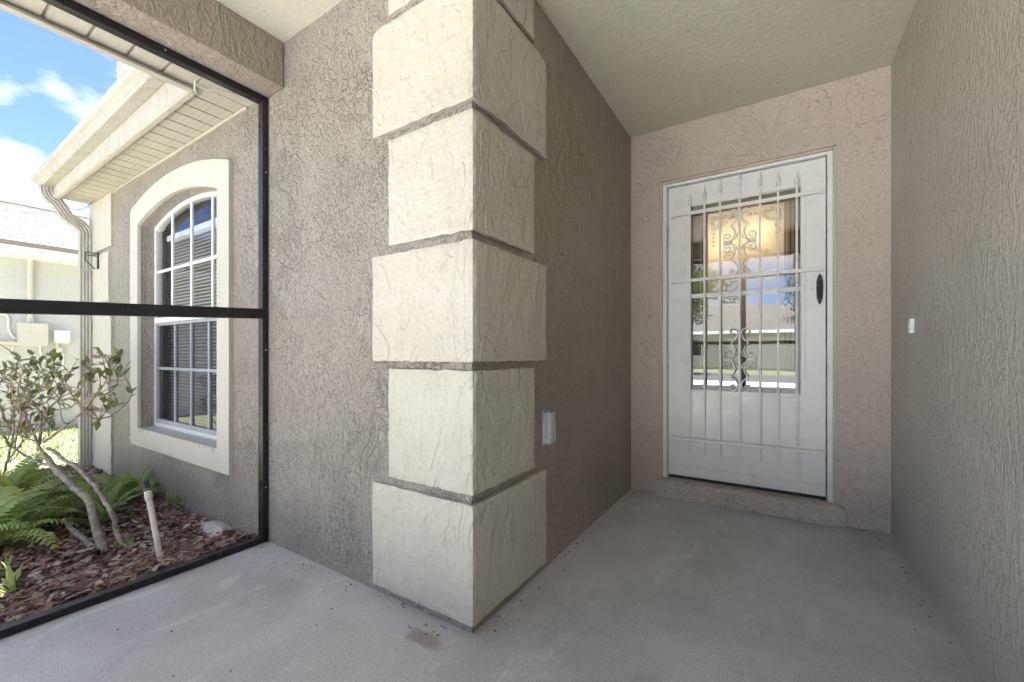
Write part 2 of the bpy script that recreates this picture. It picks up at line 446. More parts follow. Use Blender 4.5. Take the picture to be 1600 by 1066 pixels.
w.box(XL, XL+.17, Y1W+WT, 9, -.4, 2.72); w.box(XL, 6.5, 9, 9.17, -.4, 2.72); w.box(6.33, 6.5, -4.83, 9, -.4, 2.72); w.box(XR+.17, 6.5, -5.0, -4.83, -.4, 2.72)  # unseen garage front set forward to match the added light-blocking wall
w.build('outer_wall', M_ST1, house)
# ceiling slab with its own scuffs
mC, ntC, pC, oC = M_CEIL, M_CEIL.node_tree, None, None
MB().box(-2.36, XR+.1, -.3, Y3W+.1, CEILZ, CEILZ+.08).build('porch_ceiling', M_CEIL, house, label='cream textured porch ceiling')
# beams over the screens
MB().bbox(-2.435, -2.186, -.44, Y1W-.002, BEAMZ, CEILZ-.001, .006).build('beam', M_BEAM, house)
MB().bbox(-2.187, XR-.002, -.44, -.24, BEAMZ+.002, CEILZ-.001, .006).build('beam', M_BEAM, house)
# joints caulk line at entry ceiling
# roof planes
def slope(mb, x0, x1, y0, z0, y1, z1, t=.09):
    mb.sweep_x([(y0, z0), (y1, z1), (y1, z1+t), (y0, z0+t)], x0, [(y0, z0), (y1, z1), (y1, z1+t), (y0, z0+t)], x1)
w = MB()
slope(w, -5.85, -2.6, .905, 2.665, 5.0, 4.35, .06); slope(w, -5.85, 6.8, 9.5, 2.69, 5.0, 4.47)
slope(w, -2.65, 6.8, -.58, 2.75, 5.0, 5.0); slope(w, .25, 6.8, -5.4, 2.72, -.5, 4.2); slope(w, .25, 6.8, 4.4, 2.72, -.5, 4.2)  # last two slopes: unseen garage roof over the added light-blocking wall
w.quad((.5, -5.0, 2.72), (.5, -.5, 4.15), (.5, 4.4, 2.74))
w.quad((-2.6, -.6, 2.74), (-2.6, 5.0, 4.97), (-2.6, 5, 2.7)); w.quad((6.5, -.6, 2.74), (6.5, 5.0, 4.97), (6.5, 9.3, 2.74))
w.quad((XL, .9, 2.7), (XL, 5, 4.38), (XL, 9.3, 2.7))
w.build('roof', M_SHING2, house)
# fascias
w = MB()
w.sweep_x([(.95, 2.398), (.938, 2.404), (.938, 2.72), (.956, 2.72), (.956, 2.425), (.975, 2.425), (.975, 2.398)], XL-.12, [(.95, 2.408), (.938, 2.414), (.938, 2.72), (.956, 2.72), (.956, 2.432), (.975, 2.432), (.975, 2.408)], -2.60)
w.build('fascia', M_VINYL, house)
w = MB().bbox(-2.632, -2.610, -.575, .96, 2.402, 2.74, .004)
w.box(-2.610, -2.590, -.575, .95, 2.402, 2.412)
w.build('fascia', M_VINYL, house)
MB().bbox(-2.61, .24, -.575, -.555, 2.402, 2.74, .004).build('fascia', M_VINYL, house)
# soffit panels: each strip of vinyl is a piece, with a rolled rib at its joint
PIT = .134
pan = MB().box(.006, PIT-.006, .955, Y1W+.001, SOFZ, SOFZ+.016)
pan.box(PIT-.0065, PIT+.0065, .955, Y1W+.001, SOFZ+.012, SOFZ+.02)
p0 = None; n_p = int((-2.56-(XL-.10))/PIT)
for i in range(n_p):
    if p0 is None:
        p0 = pan.build('soffit_panel', M_SOFF, house); p0.location.x += -2.56-PIT*(i+1); o = p0
    else:
        o = p0.copy(); COL.objects.link(o); o.location.x = p0.location.x - PIT*i
MB().box(XL-.1, -2.56, Y1W-.012, Y1W-.0005, SOFZ-.014, SOFZ+.002).build('soffit_trim', M_VINYL, house)
pan = MB().box(-2.609, -2.437, .007, PIT-.007, SOFZ+.001, SOFZ+.016); pan.box(-2.609, -2.437, PIT-.0075, PIT+.0075, SOFZ+.012, SOFZ+.02)
p0 = None
for i in range(11):
    y = .955-PIT*(i+1)
    if p0 is None: p0 = pan.build('soffit_panel', M_SOFFP, house); p0.location.y += y; yy0 = p0.location.y; o = p0
    else: o = p0.copy(); COL.objects.link(o); o.location.y = yy0-PIT*i
MB().box(-2.6, -2.436, .955, Y1W, SOFZ+.003, SOFZ+.014).build('soffit_panel', M_SOFFP, house)
MB().box(-2.435, .525, -.555, -.44, SOFZ, SOFZ+.012).build('front_soffit', M_VINYL, house)

# corner blocks -------------------------------------------------------------
def corner_block(xc, yc, wl_, wr_, z0, z1, p, sgn=1, seed=0, name='corner_block', round_top=.0):
    """L-shaped cast block wrapping the vertical corner (xc,yc); sgn=+1: the return runs along +X side face"""
    path = []
    nL, nR = 26, 26
    for i in range(nL+1): path.append((xc-sgn*wl_*(1-i/nL) + sgn*p*(i/nL), yc-p, 0, -1))
    for i in range(1, nR+1): path.append((xc+sgn*p, yc-p+(wr_+p)*i/nR, sgn, 0))
    nz_ = 26; mb = MB(); idx = []
    for k in range(nz_+1):
        row = []
        for j, (x, y, ax, ay) in enumerate(path):
            z = z0+(z1-z0)*k/nz_
            e_ = noise.noise(Vector((x*9+seed, y*9, z*9)))*.005 + noise.noise(Vector((x*34+seed, y*34, z*34)))*.0035
            edge = (k in (0, nz_)) or (j in (0, len(path)-1))
            cor = (j == nL)
            xx, yy = x, y
            if cor: xx += -sgn*(.0015+abs(e_)*1.3); yy += .0015+abs(e_)*1.3
            else: xx += ax*(e_*.6-(.0025 if edge else 0)); yy += ay*(e_*.6-(.0025 if edge else 0))
            if k in (0, nz_): z += noise.noise(Vector((x*22+seed, y*22, k)))*.006
            if j == 0: xx += noise.noise(Vector((seed, z*14, 0)))*.003
            if j == len(path)-1: yy += noise.noise(Vector((seed, 5, z*14)))*.003
            if round_top:
                if k == nz_ and j == 0: z -= round_top; 
                if k == nz_ and j == len(path)-1: z -= round_top
                if k == nz_ and j in (1, len(path)-2): z -= round_top*.25
            row.append(len(mb.v)); mb.v.append(Vector((xx, yy, z)))
        idx.append(row)
    for k in range(nz_):
        for j in range(len(path)-1):
            mb.f.append((idx[k][j], idx[k][j+1], idx[k+1][j+1], idx[k+1][j]))
    # edges back to the wall
    for k0 in (0, nz_):
        back = []
        for j, (x, y, ax, ay) in enumerate(path):
            q = Vector((x if ax == 0 else xc-sgn*.01, yc+.01 if ax == 0 else y, z0 if k0 == 0 else z1))
            if ax == 0 and sgn*(x-xc) > -.01: q.x = xc-sgn*.01
            if ax != 0 and y < yc+.01: q.y = yc+.01
            q.z = mb.v[idx[k0][j]].z
            back.append(len(mb.v)); mb.v.append(q)
        for j in range(len(path)-1): mb.f.append((idx[k0][j], back[j], back[j+1], idx[k0][j+1]))
    for j0 in (0, len(path)-1):
        x, y, ax, ay = path[j0]; back = []
        for k in range(nz_+1):
            v_ = mb.v[idx[k][j0]]
            back.append(len(mb.v)); mb.v.append(Vector((v_.x, yc+.01, v_.z)) if ax == 0 else Vector((xc-sgn*.01, v_.y, v_.z)))
        for k in range(nz_): mb.f.append((idx[k][j0], back[k], back[k+1], idx[k+1][j0]))
    return mb.build(name, M_CREAM, house, smooth=False)
BZ = [(.037, .471, 1), (.509, .957, 0), (.990, 1.432, 1), (1.468, 1.903, 0), (1.942, 2.394, 1), (2.428, 2.648, 0)]
for i, (z0, z1, wide) in enumerate(BZ):
    corner_block(XP, Y1W, .525 if wide else .425, .545 if wide else .43, z0, z1, .019, 1, i*3.7, round_top=.018 if i == 4 else 0)
for i, (z0, z1, wide) in enumerate(BZ[:5]):
    corner_block(XL, Y1W, .60 if wide else .53, .50 if wide else .42, z0-(.1 if i == 0 else 0)+.02, z1+.02 if i < 4 else 2.425, .02, -1, 40+i*2.3)

# window ---------------------------------------------------------------------
w = MB()
NS = 28
xo0, xo1 = WCX-.828, WCX+.828
ts = [i/NS for i in range(NS+1)]
yf = Y1W-.024
inn = [(WXL, .44)] + [(WXL+(WXR-WXL)*t, z_in(WXL+(WXR-WXL)*t)) for t in ts] + [(WXR, .44)]
ous = [(xo0, .30)] + [(xo0+(xo1-xo0)*t, z_out(xo0+(xo1-xo0)*t)) for t in ts] + [(xo1, .30)]
def ring(a_, b_):
    n = len(w.v); m = len(a_)
    w.v.extend(Vector(q) for q in a_); w.v.extend(Vector(q) for q in b_)
    for k in range(m):
        k2 = (k+1) % m; w.f.append((n+k, n+k2, n+m+k2, n+m+k))
F = lambda L_, y: [(x, y, z) for x, z in L_]
ring(F(ous, yf), F(inn, yf)); ring(F(ous, Y1W+.01), F(ous, yf)); ring(F(inn, yf), F(inn, Y1W+.004))
sur = w.build('window_surround', M_TRIM, house, label='cream raised stucco surround of the arched window')
MB().bbox(WXL+.001, WXR-.001, Y1W-.022, Y1W+.12, .415, .441, .004).build('window_sill', M_TRIM, house)
win = MB()
w = win; YG = Y1W+.095
def inset(L_, d):
    r_ = []
    for x, z in L_:
        r_.append((x+d*(1 if x < WCX-.6 else -1 if x > WCX+.6 else 0), z+d*(1 if z < 1 else -1)))
    return r_
in2 = inset(inn, .03)
ring(F(inn, YG-.012), F(in2, YG-.012)); ring(F(in2, YG-.012), F(in2, YG+.03)); ring(F(inn, YG+.03), F(inn, YG-.012))
wf = win.build('arched_window', M_WVIN, house, label='white vinyl arched single hung window with divided panes and blinds')
# upper sash: muntins
def zi(x): return z_in(x)-.028
for x in (-3.908, -3.568, -3.235):
    MB().bbox(x-.011, x+.011, YG-.008, YG+.008, 1.30, zi(x), .003).build('muntin', M_WVIN, wf)
MB().bbox(WXL+.03, WXR-.03, YG-.0065, YG+.0065, 1.66, 1.682, .003).build('muntin', M_WVIN, wf)
MB().bbox(WXL+.02, WXR-.02, YG-.020, YG+.02, 1.262, 1.303, .004).build('meeting_rail', M_WVIN, wf)
M_SASH = paint('grey_sash', (.30, .33, .37), .4, 0, .05)
w = MB(); w.bbox(WXL+.03, WXL+.065, YG-.016, YG+.012, .47, 1.262, .004); w.bbox(WXR-.065, WXR-.03, YG-.016, YG+.012, .47, 1.262, .004)
w.bbox(WXL+.066, WXR-.066, YG-.016, YG+.012, .47, .505, .004); w.bbox(WXL+.066, WXR-.066, YG-.014, YG+.011, 1.240, 1.2615, .004)
w.build('lower_sash', M_SASH, wf)
for x in (-3.85, -3.568, -3.286):
    MB().bbox(x-.012, x+.012, YG-.010, YG+.008, .505, 1.241, .003).build('muntin', M_SASH, wf)
MB().bbox(WXL+.066, WXR-.066, YG-.0085, YG+.0065, .893, .916, .003).build('muntin', M_SASH, wf)
# panes
def pane(x0, x1, z0, z1s, mat=M_WGLASS, y=YG):
    m = MB(); N = 6
    xs = [x0+(x1-x0)*i/N for i in range(N+1)]
    bot = [(x, y, z0) for x in xs]; top = [(x, y, z1s(x) if callable(z1s) else z1s) for x in reversed(xs)]
    m.quad(*(bot+top)); return m.build('pane', mat, wf, recalc=False)
cx = [WXL+.03, -3.908, -3.568, -3.235, WXR-.03]
for a_, b_ in zip(cx, cx[1:]):
    pane(a_, b_, 1.30, 1.671); pane(a_, b_, 1.671, zi)
cx = [WXL+.06, -3.85, -3.568, -3.286, WXR-.06]
for a_, b_ in zip(cx, cx[1:]):
    pane(a_, b_, .50, .905, M_WGLASS2, YG+.002); pane(a_, b_, .905, 1.245, M_WGLASS2, YG+.002)
# blinds inside: head rail and tilted slats
rr2 = random.Random(9)
for x0_, k_ in ((-4.20, 5), (-3.13, 5)):               # rust that has run down from the sill edge
    for k in range(k_):
        x = x0_+.045*k+rr2.uniform(-.01, .01); L_ = rr2.uniform(.008, .035)
        MB().quad((x, yf-.0012, .4385), (x+.016, yf-.0012, .4385), (x+.011, yf-.0012, .4385-L_), (x+.005, yf-.0012, .4385-L_*1.2)).build('rust_streak', M_RUST, house, recalc=False)
hd = MB().bbox(WXL+.04, WXR-.04, YG+.055, YG+.10, 1.93, 1.975, .004).build('blind_headrail', M_BLIND, wf)
sl = None
for i in range(56):
    z = 1.915-.026*i
    if sl is None:
        m = MB(); Mx = Matrix.Translation((0, YG+.078, z)) @ Matrix.Rotation(math.radians(38), 4, 'X')
        m.box(WXL+.045, WXR-.045, -.0125, .0125, -.0006, .0006, Mx); sl = m.build('blind_slat', M_BLIND, wf); z00 = sl.location.z
    else:
        o = sl.copy(); COL.objects.link(o); o.location.z = z00-.026*i
# room behind
w = MB(); xa, xb, ya, yb, za, zb = -5.2, -2.0, Y1W+WT+.001, 3.6, -.1, 2.6
w.quad((xa, yb, za), (xb, yb, za), (xb, yb, zb), (xa, yb, zb)); w.quad((xa, ya, za), (xa, yb, za), (xa, yb, zb), (xa, ya, zb)); w.quad((xb, ya, za), (xb, yb, za), (xb, yb, zb), (xb, ya, zb))
w.quad((xa, ya, za), (xb, ya, za), (xb, yb, za), (xa, yb, za)); w.quad((xa, ya, zb), (xb, ya, zb), (xb, yb, zb), (xa, yb, zb))
w.build('room_lining', M_ROOM, house)

# rust marks on the sill are separate thin drips of stain in the trim paint
# ------------------------------------------------------------------ entry: threshold, frame, storm door
w = MB()
NSX = 30
def thr(x, y, z):
    return Vector((x, y+.004*noise.noise(Vector((x*9, y*9, z*9))), z+.003*noise.noise(Vector((x*12, y*8, z*3)))))
prof = [(3.098, -.01), (3.096, .05), (3.099, .098), (3.108, .110), (3.15, .113), (3.24, .116)]
x0, x1 = -.752, .322
for i in range(NSX+1):
    x = x0+(x1-x0)*i/NSX
    for y, z in prof: w.v.append(thr(x, y, z))
m_ = len(prof)
for i in range(NSX):
    for k in range(m_-1): w.f.append((i*m_+k, (i+1)*m_+k, (i+1)*m_+k+1, i*m_+k+1))
for i in (0, NSX):
    n = len(w.v); w.v += [w.v[i*m_+k].copy() for k in range(m_)] + [Vector((x0 if i == 0 else x1, 3.24, -.01))]; w.f.append(tuple(range(n, n+m_+1)))
M_THR = stucco('stucco_threshold', (.50, .45, .41), (.57, .52, .475), 9, (1, 1, 1), .9, .6, 50)
w.build('threshold', M_THR, house, label='rough painted concrete step under the white door')
M_RED = paint('red_wear', (.36, .13, .10), .8)
m = MB()
for i in range(16):
    x = -.16+.0165*i; y = 3.150-.0012*i
    m.quad((x, y, .1175), (x+.0165, y-.001, .1175), (x+.0165, y+.005+.004*random.random(), .1185), (x, y+.004+.004*random.random(), .1185))
m.build('paint_wear', M_RED, house)
YF = 3.182
w = MB(); w.bbox(DX0, -.692, YF, YF+.10, .116, DZ, .004); w.bbox(.247, DX1, YF, YF+.10, .116, DZ, .004); w.bbox(-.692, .247, YF, YF+.10, 2.236, DZ, .004)
w.build('door_frame', M_WHITE, house, label='white frame of the storm door')
M_CAULK = paint('beige_caulk', (.55, .50, .40), .6, 0, .12, .5, 60, .3)
w = MB(); w.bbox(DX0-.002, DX0+.014, YF-.022, YF+.001, .116, DZ, .003); w.bbox(DX1-.014, DX1+.002, YF-.022, YF+.001, .116, DZ, .003); w.bbox(DX0+.014, DX1-.014, YF-.022, YF+.001, DZ-.014, DZ+.002, .003)
w.build('door_caulk', M_CAULK, house)
# door panel (four members round the glass)
PX0, PX1, PZ0, PZ1 = -.687, .242, .137, 2.231
GX0, GX1, GZ0, GZ1 = -.543, .114, .765, 2.078
YD = 3.212
w = MB()
w.bbox(PX0, GX0, YD, YD+.034, PZ0, PZ1, .003); w.bbox(GX1, PX1, YD, YD+.034, PZ0, PZ1, .003)
w.bbox(GX0-.004, GX1+.004, YD+.0005, YD+.0335, PZ0+.001, GZ0, .001); w.bbox(GX0-.004, GX1+.004, YD+.0005, YD+.0335, GZ1, PZ1-.001, .001)
door = w.build('storm_door', M_WHITE, house, label='white storm door with wrought iron grille over its glass')
w = MB(); b = .026
w.bbox(GX0-b, GX0, YD-.005, YD+.002, GZ0-b, GZ1+b+.015, .002); w.bbox(GX1, GX1+b, YD-.005, YD+.002, GZ0-b, GZ1+b+.015, .002)
w.bbox(GX0, GX1, YD-.0045, YD+.002, GZ0-b, GZ0, .002); w.bbox(GX0, GX1, YD-.0045, YD+.002, GZ1, GZ1+b+.015, .002)
w.build('glass_bead', M_WHITE, door)
w = MB(); w.bbox(GX0, GX1, YD+.004, YD+.02, 1.418, 1.446, .002); w.build('meeting_rail', M_WHITE, door)
w = MB(); w.bbox(GX0, GX0+.016, YD+.009, YD+.026, GZ0, 1.418, .002); w.bbox(GX1-.016, GX1, YD+.009, YD+.026, GZ0, 1.418, .002); w.bbox(GX0+.016, GX1-.016, YD+.009, YD+.026, GZ0, GZ0+.034, .002)
M_GSASH = paint('aluminium_sash', (.42, .43, .44), .4)
w.build('lower_sash', M_GSASH, door)
MB().quad((GX0, YD+.0145, 1.44), (GX1, YD+.0145, 1.44), (GX1, YD+.0145, GZ1), (GX0, YD+.0145, GZ1)).build('pane', M_GLASS, door, recalc=False)
MB().quad((GX0, YD+.019, GZ0), (GX1, YD+.019, GZ0), (GX1, YD+.019, 1.43), (GX0, YD+.019, 1.43)).build('pane', M_GLASS, door, recalc=False)
MB().bbox(PX0+.004, PX1-.004, YD-.003, YD+.001, PZ0+.002, PZ0+.075, .002).build('door_sweep', M_WHITE, door)
MB().bbox(PX0+.002, PX1-.002, YD+.002, YD+.02, .118, PZ0, .002).build('rubber_sweep', M_BLACK, door)
for x in (PX0+.03, PX1-.04):
    MB().tube([(x, YD-.0045, PZ0+.045), (x, YD-.001, PZ0+.045)], .004, 8).build('screw', M_GSASH, door)
for z in (.35, .9, 1.55, 2.0):
    MB().bbox(PX0-.012, PX0-.002, YF-.006, YF+.02, z-.05, z+.05, .003).build('hinge', M_WHITE, door)
# grille
YB = 3.187
bars = [(-.535, 2.167), (-.440, 2.194), (-.342, 2.219), (-.224, 2.241), (-.106, 2.219), (-.006, 2.193), (.093, 2.168)]
for x, zt in bars:
    m = MB(); m.bbox(x-.0062, x+.0062, YB-.0062, YB+.0062, .316, zt-.095, .0012)
    zb = zt-.098
    rs = [(0, .0075), (.006, .0125), (.012, .0125), (.016, .008), (.022, .0075), (.030, .013), (.040, .0145), (.052, .0105), (.070, .0055), (.085, .0035), (.098, .0012)]
    m.tube([(x, YB, zb+d) for d, r in rs], [r for d, r in rs], 8)
    m.build('bar', M_WIRON, door)
for z in (2.019, 1.541, .411):
    m = MB(); m.bbox(-.664, .226, YB-.010, YB+.0115, z-.0105, z+.0105, .002)
    cb_ = m.build('crossbar', M_WIRON, door)
    for x in (-.652, .214):
        MB().bbox(x-.011, x+.011, YB-.0125, YD+.002, z-.013, z+.013, .002).build('bracket', M_WIRON, door)
def spiral(cx_, cz_, r0, a0, turns, n=22, shrink=.22):
    return [(cx_+r0*(1-(1-shrink)*t/n)*math.cos(a0+turns*2*PI*t/n), cz_+r0*(1-(1-shrink)*t/n)*math.sin(a0+turns*2*PI*t/n)) for t in range(n+1)]
def smooth(P, k=5):
    R_ = []
    Q = [P[0]]+P+[P[-1]]
    for i in range(1, len(Q)-2):
        p0, p1, p2, p3 = (Vector((*q, 0)) for q in Q[i-1:i+3])
        for j in range(k):
            t = j/k
            v_ = .5*((2*p1)+(-p0+p2)*t+(2*p0-5*p1+4*p2-p3)*t*t+(-p0+3*p1-3*p2+p3)*t**3); R_.append((v_.x, v_.y))
    R_.append(P[-1]); return R_
XC = -.224
for zc, hh in ((1.772, .226), (.980, .218)):
    for sx in (-1, 1):
        m = MB()
        for sz in (-1, 1):
            # outer S strap: curl at the end, nipped waist point, into the centre volute
            top = spiral(.040, hh-.030, .026, PI, -.86, 18, .45)
            body = smooth([(.046, .014), (.034, .035), (.026, .062), (.033, .090), (.050, .112), (.030, .132), (.014, .155), (.010, .180), (.014, hh-.030)], 4)
            path = body + top[1:]
            m.tube([(XC+sx*px, YB, zc+sz*pz) for px, pz in path], .0050, 6)
            vol = spiral(.072, .040, .030, -PI*.62, 1.35, 26, .22)
            stem = smooth([(.012, .060), (.020, .030), (.044, .012)], 4)
            m.tube([(XC+sx*px, YB+.001, zc+sz*pz) for px, pz in stem+vol], .0046, 6)
        m.bbox(XC+sx*.070-.027, XC+sx*.070+.027, YB-.007, YB+.008, zc-.009, zc+.009, .002)
        m.build('scroll', M_WIRON, door, smooth=True)
# handle
m = MB(); pts = [(0, .093, .002), (0, .080, .010), (0, .05, .0155), (0, .0, .0165), (0, -.05, .0145), (0, -.078, .009), (0, -.095, .002)]
n = len(m.v)
for _, dz, hw in pts:
    for sx in (-1, 1): m.v.append(Vector((.212+sx*hw, YD-.012, 1.42+dz)))
    for sx in (-1, 1): m.v.append(Vector((.212+sx*hw*1.1, YD+.001, 1.42+dz)))
for i in range(len(pts)-1):
    q = n+i*4; r_ = q+4
    m.f += [(q, q+1, r_+1, r_), (q, r_, r_+2, q+2), (q+1, q+3, r_+3, r_+1)]
hl = m.build('handle_plate', M_BLACK, door)
m = MB(); m.bbox(.205, .219, YD-.028, YD-.010, 1.43, 1.475, .003); m.tube([(.212, YD-.018, 1.47), (.212, YD-.034, 1.455), (.212, YD-.036, 1.40), (.212, YD-.02, 1.375), (.212, YD-.008, 1.37)], .0055, 8)
m.build('thumb_latch', M_BLACK, hl)
MB().tube([(.178, YD-.004, 1.425), (.178, YD, 1.425)], .004, 8).build('screw', M_GSASH, door)

# inner door behind the storm glass
YI = 3.345
M_WOOD = paint('brown_door', (.10, .062, .036), .4, 0, .25, .2, 25)
M_WOOD2 = paint('tan_moulding', (.34, .25, .17), .4, 0, .15)
IX0, IX1, IZ0, IZ1 = -.455, .045, .92, 2.045
w = MB(); w.box(-.75, IX0, YI, YI+.045, .116, 2.3); w.box(IX1, .31, YI, YI+.045, .116, 2.3); w.box(IX0, IX1, YI+.001, YI+.044, .116, IZ0); w.box(IX0, IX1, YI+.001, YI+.044, IZ1, 2.3)
inner = w.build('inner_door', M_WOOD, house, label='brown inner door with etched glass behind the storm door')
w = MB()
for d, y in ((0, .012), (.022, .018), (.04, .010)):
    w.bbox(IX0-.03+d-.007, IX0-.03+d+.007, YI-y, YI+.002, IZ0, IZ1, .002); w.bbox(IX1+.03-d-.007, IX1+.03-d+.007, YI-y, YI+.002, IZ0, IZ1, .002)
w.bbox(IX0-.03, IX1+.03, YI-.010, YI+.002, IZ1-.008, IZ1+.008, .002)
w.build('moulding', M_WOOD2, inner)
def etched():
    m, nt, p, out = newmat('etched_glass'); nt.nodes.remove(p)
    tr = nt.nodes.new('ShaderNodeBsdfTranslucent'); df = nt.nodes.new('ShaderNodeBsdfDiffuse'); ms = nt.nodes.new('ShaderNodeMixShader')
    n = nz(nt, pos(nt), 12, 3); c = mix(nt, n, (.66, .60, .52), (.74, .68, .60))
    nt.links.new(c, tr.inputs[0]); nt.links.new(c, df.inputs[0]); ms.inputs[0].default_value = .72
    nt.links.new(df.outputs[0], ms.inputs[1]); nt.links.new(tr.outputs[0], ms.inputs[2]); nt.links.new(ms.outputs[0], out.inputs[0]); return m
MB().quad((IX0, YI+.02, IZ0), (IX1, YI+.02, IZ0), (IX1, YI+.02, IZ1), (IX0, YI+.02, IZ1)).build('etched_pane', etched(), inner, recalc=False)
M_ETCH = paint('lead_came', (.09, .075, .055), .5)
m = MB()
rr = random.Random(3)
def curl(cx_, cz_, r0, a0, t, th=.0022): m.tube([(x, YI+.014, z) for x, z in spiral(cx_, cz_, r0, a0, t, 16, .2)], th, 5)
for sx in (-1, 1):
    ex = -.205+sx*.215
    for k in range(7):
        curl(ex-sx*(.02+.026*k), 2.005-.012*rr.random()-(.0 if k < 4 else .004), .019-.0016*k, rr.random()*6, sx*1.1)
        curl(ex-sx*.022*rr.random(), 1.985-.030*k, .018-.0016*k, rr.random()*6, -sx*1.2)
        if k < 4: curl(ex-sx*(.035+.02*k), 1.965-.018*(3-k)*.6, .015, rr.random()*6, 1)
for k in range(9):
    curl(-.205+(k-4)*.032, 1.72+.012*(4-abs(k-4)), .017, rr.random()*6, 1.1 if k % 2 else -1.1)
m.build('etched_scrollwork', M_ETCH, inner)
# two lit wall lamps in the hall behind the etched glass
for x, z in ((-.37, 1.80), (-.115, 1.83)):
    lt = thing('hall_lamp', (x, YI+.16, z), 'lit warm hall lamp glowing through the %s half of the etched door glass' % ('left' if x < -.2 else 'right'), 'lamp', 'lamps behind the door glass')
    bmx = bmesh.new(); bmesh.ops.create_icosphere(bmx, subdivisions=2, radius=.028)
    for v_ in bmx.verts: v_.co = v_.co*1.0 + Vector((x, YI+.16, z)); 
    mm = MB(); mm.addbm(bmx)
    me, nt, p, out = newmat('lamp_glow'); p.inputs['Emission Color'].default_value = (1, .80, .50, 1); p.inputs['Emission Strength'].default_value = 7
    mm.build('bulb', me, lt, smooth=True)
    MB().tube([(x, YI+.16, z-.075), (x, YI+.16, z-.045), (x, YI+.16, z-.024)], [.02, .022, .014], 10).build('socket', M_WOOD2, lt)
    MB().tube([(x, YI+.16, z-.07), (x, YI+.22, z-.09), (x, YI+.29, z-.06)], .006, 8).build('arm', M_WOOD2, lt)
w = MB(); w.quad((-.9, YI+.30, 0), (.5, YI+.30, 0), (.5, YI+.30, 2.5), (-.9, YI+.30, 2.5)); w.build('hall_lining', M_ROOM, house, recalc=False)

# ------------------------------------------------------------------ things fixed to the porch
M_CLEAR = paint('smoky_plastic', (.42, .47, .53), .18, 0, .06)
def plastic():
    m, nt, p, out = newmat('clear_plastic'); p.inputs['Base Color'].default_value = (.66, .70, .74, 1); p.inputs['Roughness'].default_value = .15
    t = nt.nodes.new('ShaderNodeBsdfTransparent'); t.inputs[0].default_value = (.85, .88, .91, 1)
    ms = nt.nodes.new('ShaderNodeMixShader'); ms.inputs[0].default_value = .5
    nt.links.new(p.outputs[0], ms.inputs[1]); nt.links.new(t.outputs[0], ms.inputs[2]); nt.links.new(ms.outputs[0], out.inputs[0]); return m
oy, oz = 1.780, .668
oc = thing('outlet_cover', (XP, oy, oz-.085), 'clear plastic weatherproof outlet cover on the dark brown wall beside the column', 'outlet cover')
MB().bbox(XP-.004, XP+.006, oy-.040, oy+.040, oz-.085, oz+.085, .002).build('back_plate', M_CLEAR, oc)
MB().bbox(XP+.006, XP+.040, oy-.032, oy+.034, oz-.078, oz+.078, .010).build('bubble_lid', plastic(), oc)
MB().bbox(XP+.006, XP+.012, oy-.018, oy+.018, oz-.045, oz+.045, .002).build('receptacle', M_WHITE, oc)
w = MB(); w.tube([(XP+.012, oy-.038, oz-.07), (XP+.012, oy-.038, oz+.07)], .006, 8); w.build('hinge', M_CLEAR, oc)
MB().bbox(XP+.016, XP+.03, oy-.041, oy-.031, oz-.07, oz-.045, .002).build('latch', M_CLEAR, oc)
db = thing('doorbell', (XR, 2.682, 1.12), 'small white doorbell on the right hand stucco wall', 'doorbell')
MB().bbox(XR-.016, XR+.003, 2.665, 2.699, 1.115, 1.185, .004).build('housing', M_WHITE, db)
MB().tube([(XR-.019, 2.682, 1.15), (XR-.014, 2.682, 1.15)], .008, 12).build('button', M_BLIND, db)

# ------------------------------------------------------------------ screen enclosure
def rail(name, parent, x0, x1, y0, y1, z0, z1):
    return MB().bbox(x0, x1, y0, y1, z0, z1, .003).build(name, M_BRONZE, parent)
SX0, SX1 = -2.386, -2.338
sf = thing('screen_frame', (-2.38, .3, 0), 'dark bronze aluminium screen frame closing the left side of the porch', 'screen')
rail('post', sf, SX0, SX1, 1.173, Y1W-.003, .0, BEAMZ)
rail('post', sf, SX0, SX1, -.38, -.335, .0, BEAMZ)
rail('bottom_rail', sf, SX0, SX1, -.335, 1.173, .001, .032)
rail('top_rail', sf, SX0, SX1, -.335, 1.173, 2.374, BEAMZ)
m = MB(); za, zb = 1.157, 1.213      # mid rail hangs a little lower at the street end
P8 = [(SX0, -.335, 1.135), (SX1, -.335, 1.135), (SX1, 1.173, 1.209), (SX0, 1.173, 1.209)]
n = len(m.v); m.v += [Vector(p_) for p_ in P8] + [Vector((p_[0], p_[1], p_[2]+.052)) for p_ in P8]
m.f += [(0, 3, 2, 1), (4, 5, 6, 7), (0, 1, 5, 4), (1, 2, 6, 5), (2, 3, 7, 6), (3, 0, 4, 7)]
m.build('mid_rail', M_BRONZE, sf)
for (y, z) in ((1.190, 2.0), (1.190, 1.04), (1.190, .30), (.75, 2.392), (.2, 2.392)):
    MB().tube([(SX1+.002, y, z), (SX1-.002, y, z)], .0045, 8).build('screw', M_GSASH, sf)
    if y > 1: MB().tube([(SX0+.020, 1.1705, z), (SX0+.020, 1.175, z)], .0045, 8).build('screw', M_BLACK, sf)
def mesh_panel(parent, fixed, axis, a0, a1, z0, z1, pitch=.004, wd=.0002):
    m = MB(); k = a0
    def Q(a_, b_, c_, d_):
        if axis == 'y': m.quad((fixed, a_, c_), (fixed, b_, c_), (fixed, b_, d_), (fixed, a_, d_))
        else: m.quad((a_, fixed, c_), (b_, fixed, c_), (b_, fixed, d_), (a_, fixed, d_))
    while k < a1: Q(k, k+wd, z0, z1); k += pitch
    k = z0
    while k < z1: Q(a0, a1, k, k+wd); k += pitch
    o = m.build('insect_mesh', M_BRONZE, parent, recalc=False); o['kind'] = 'stuff'; return o
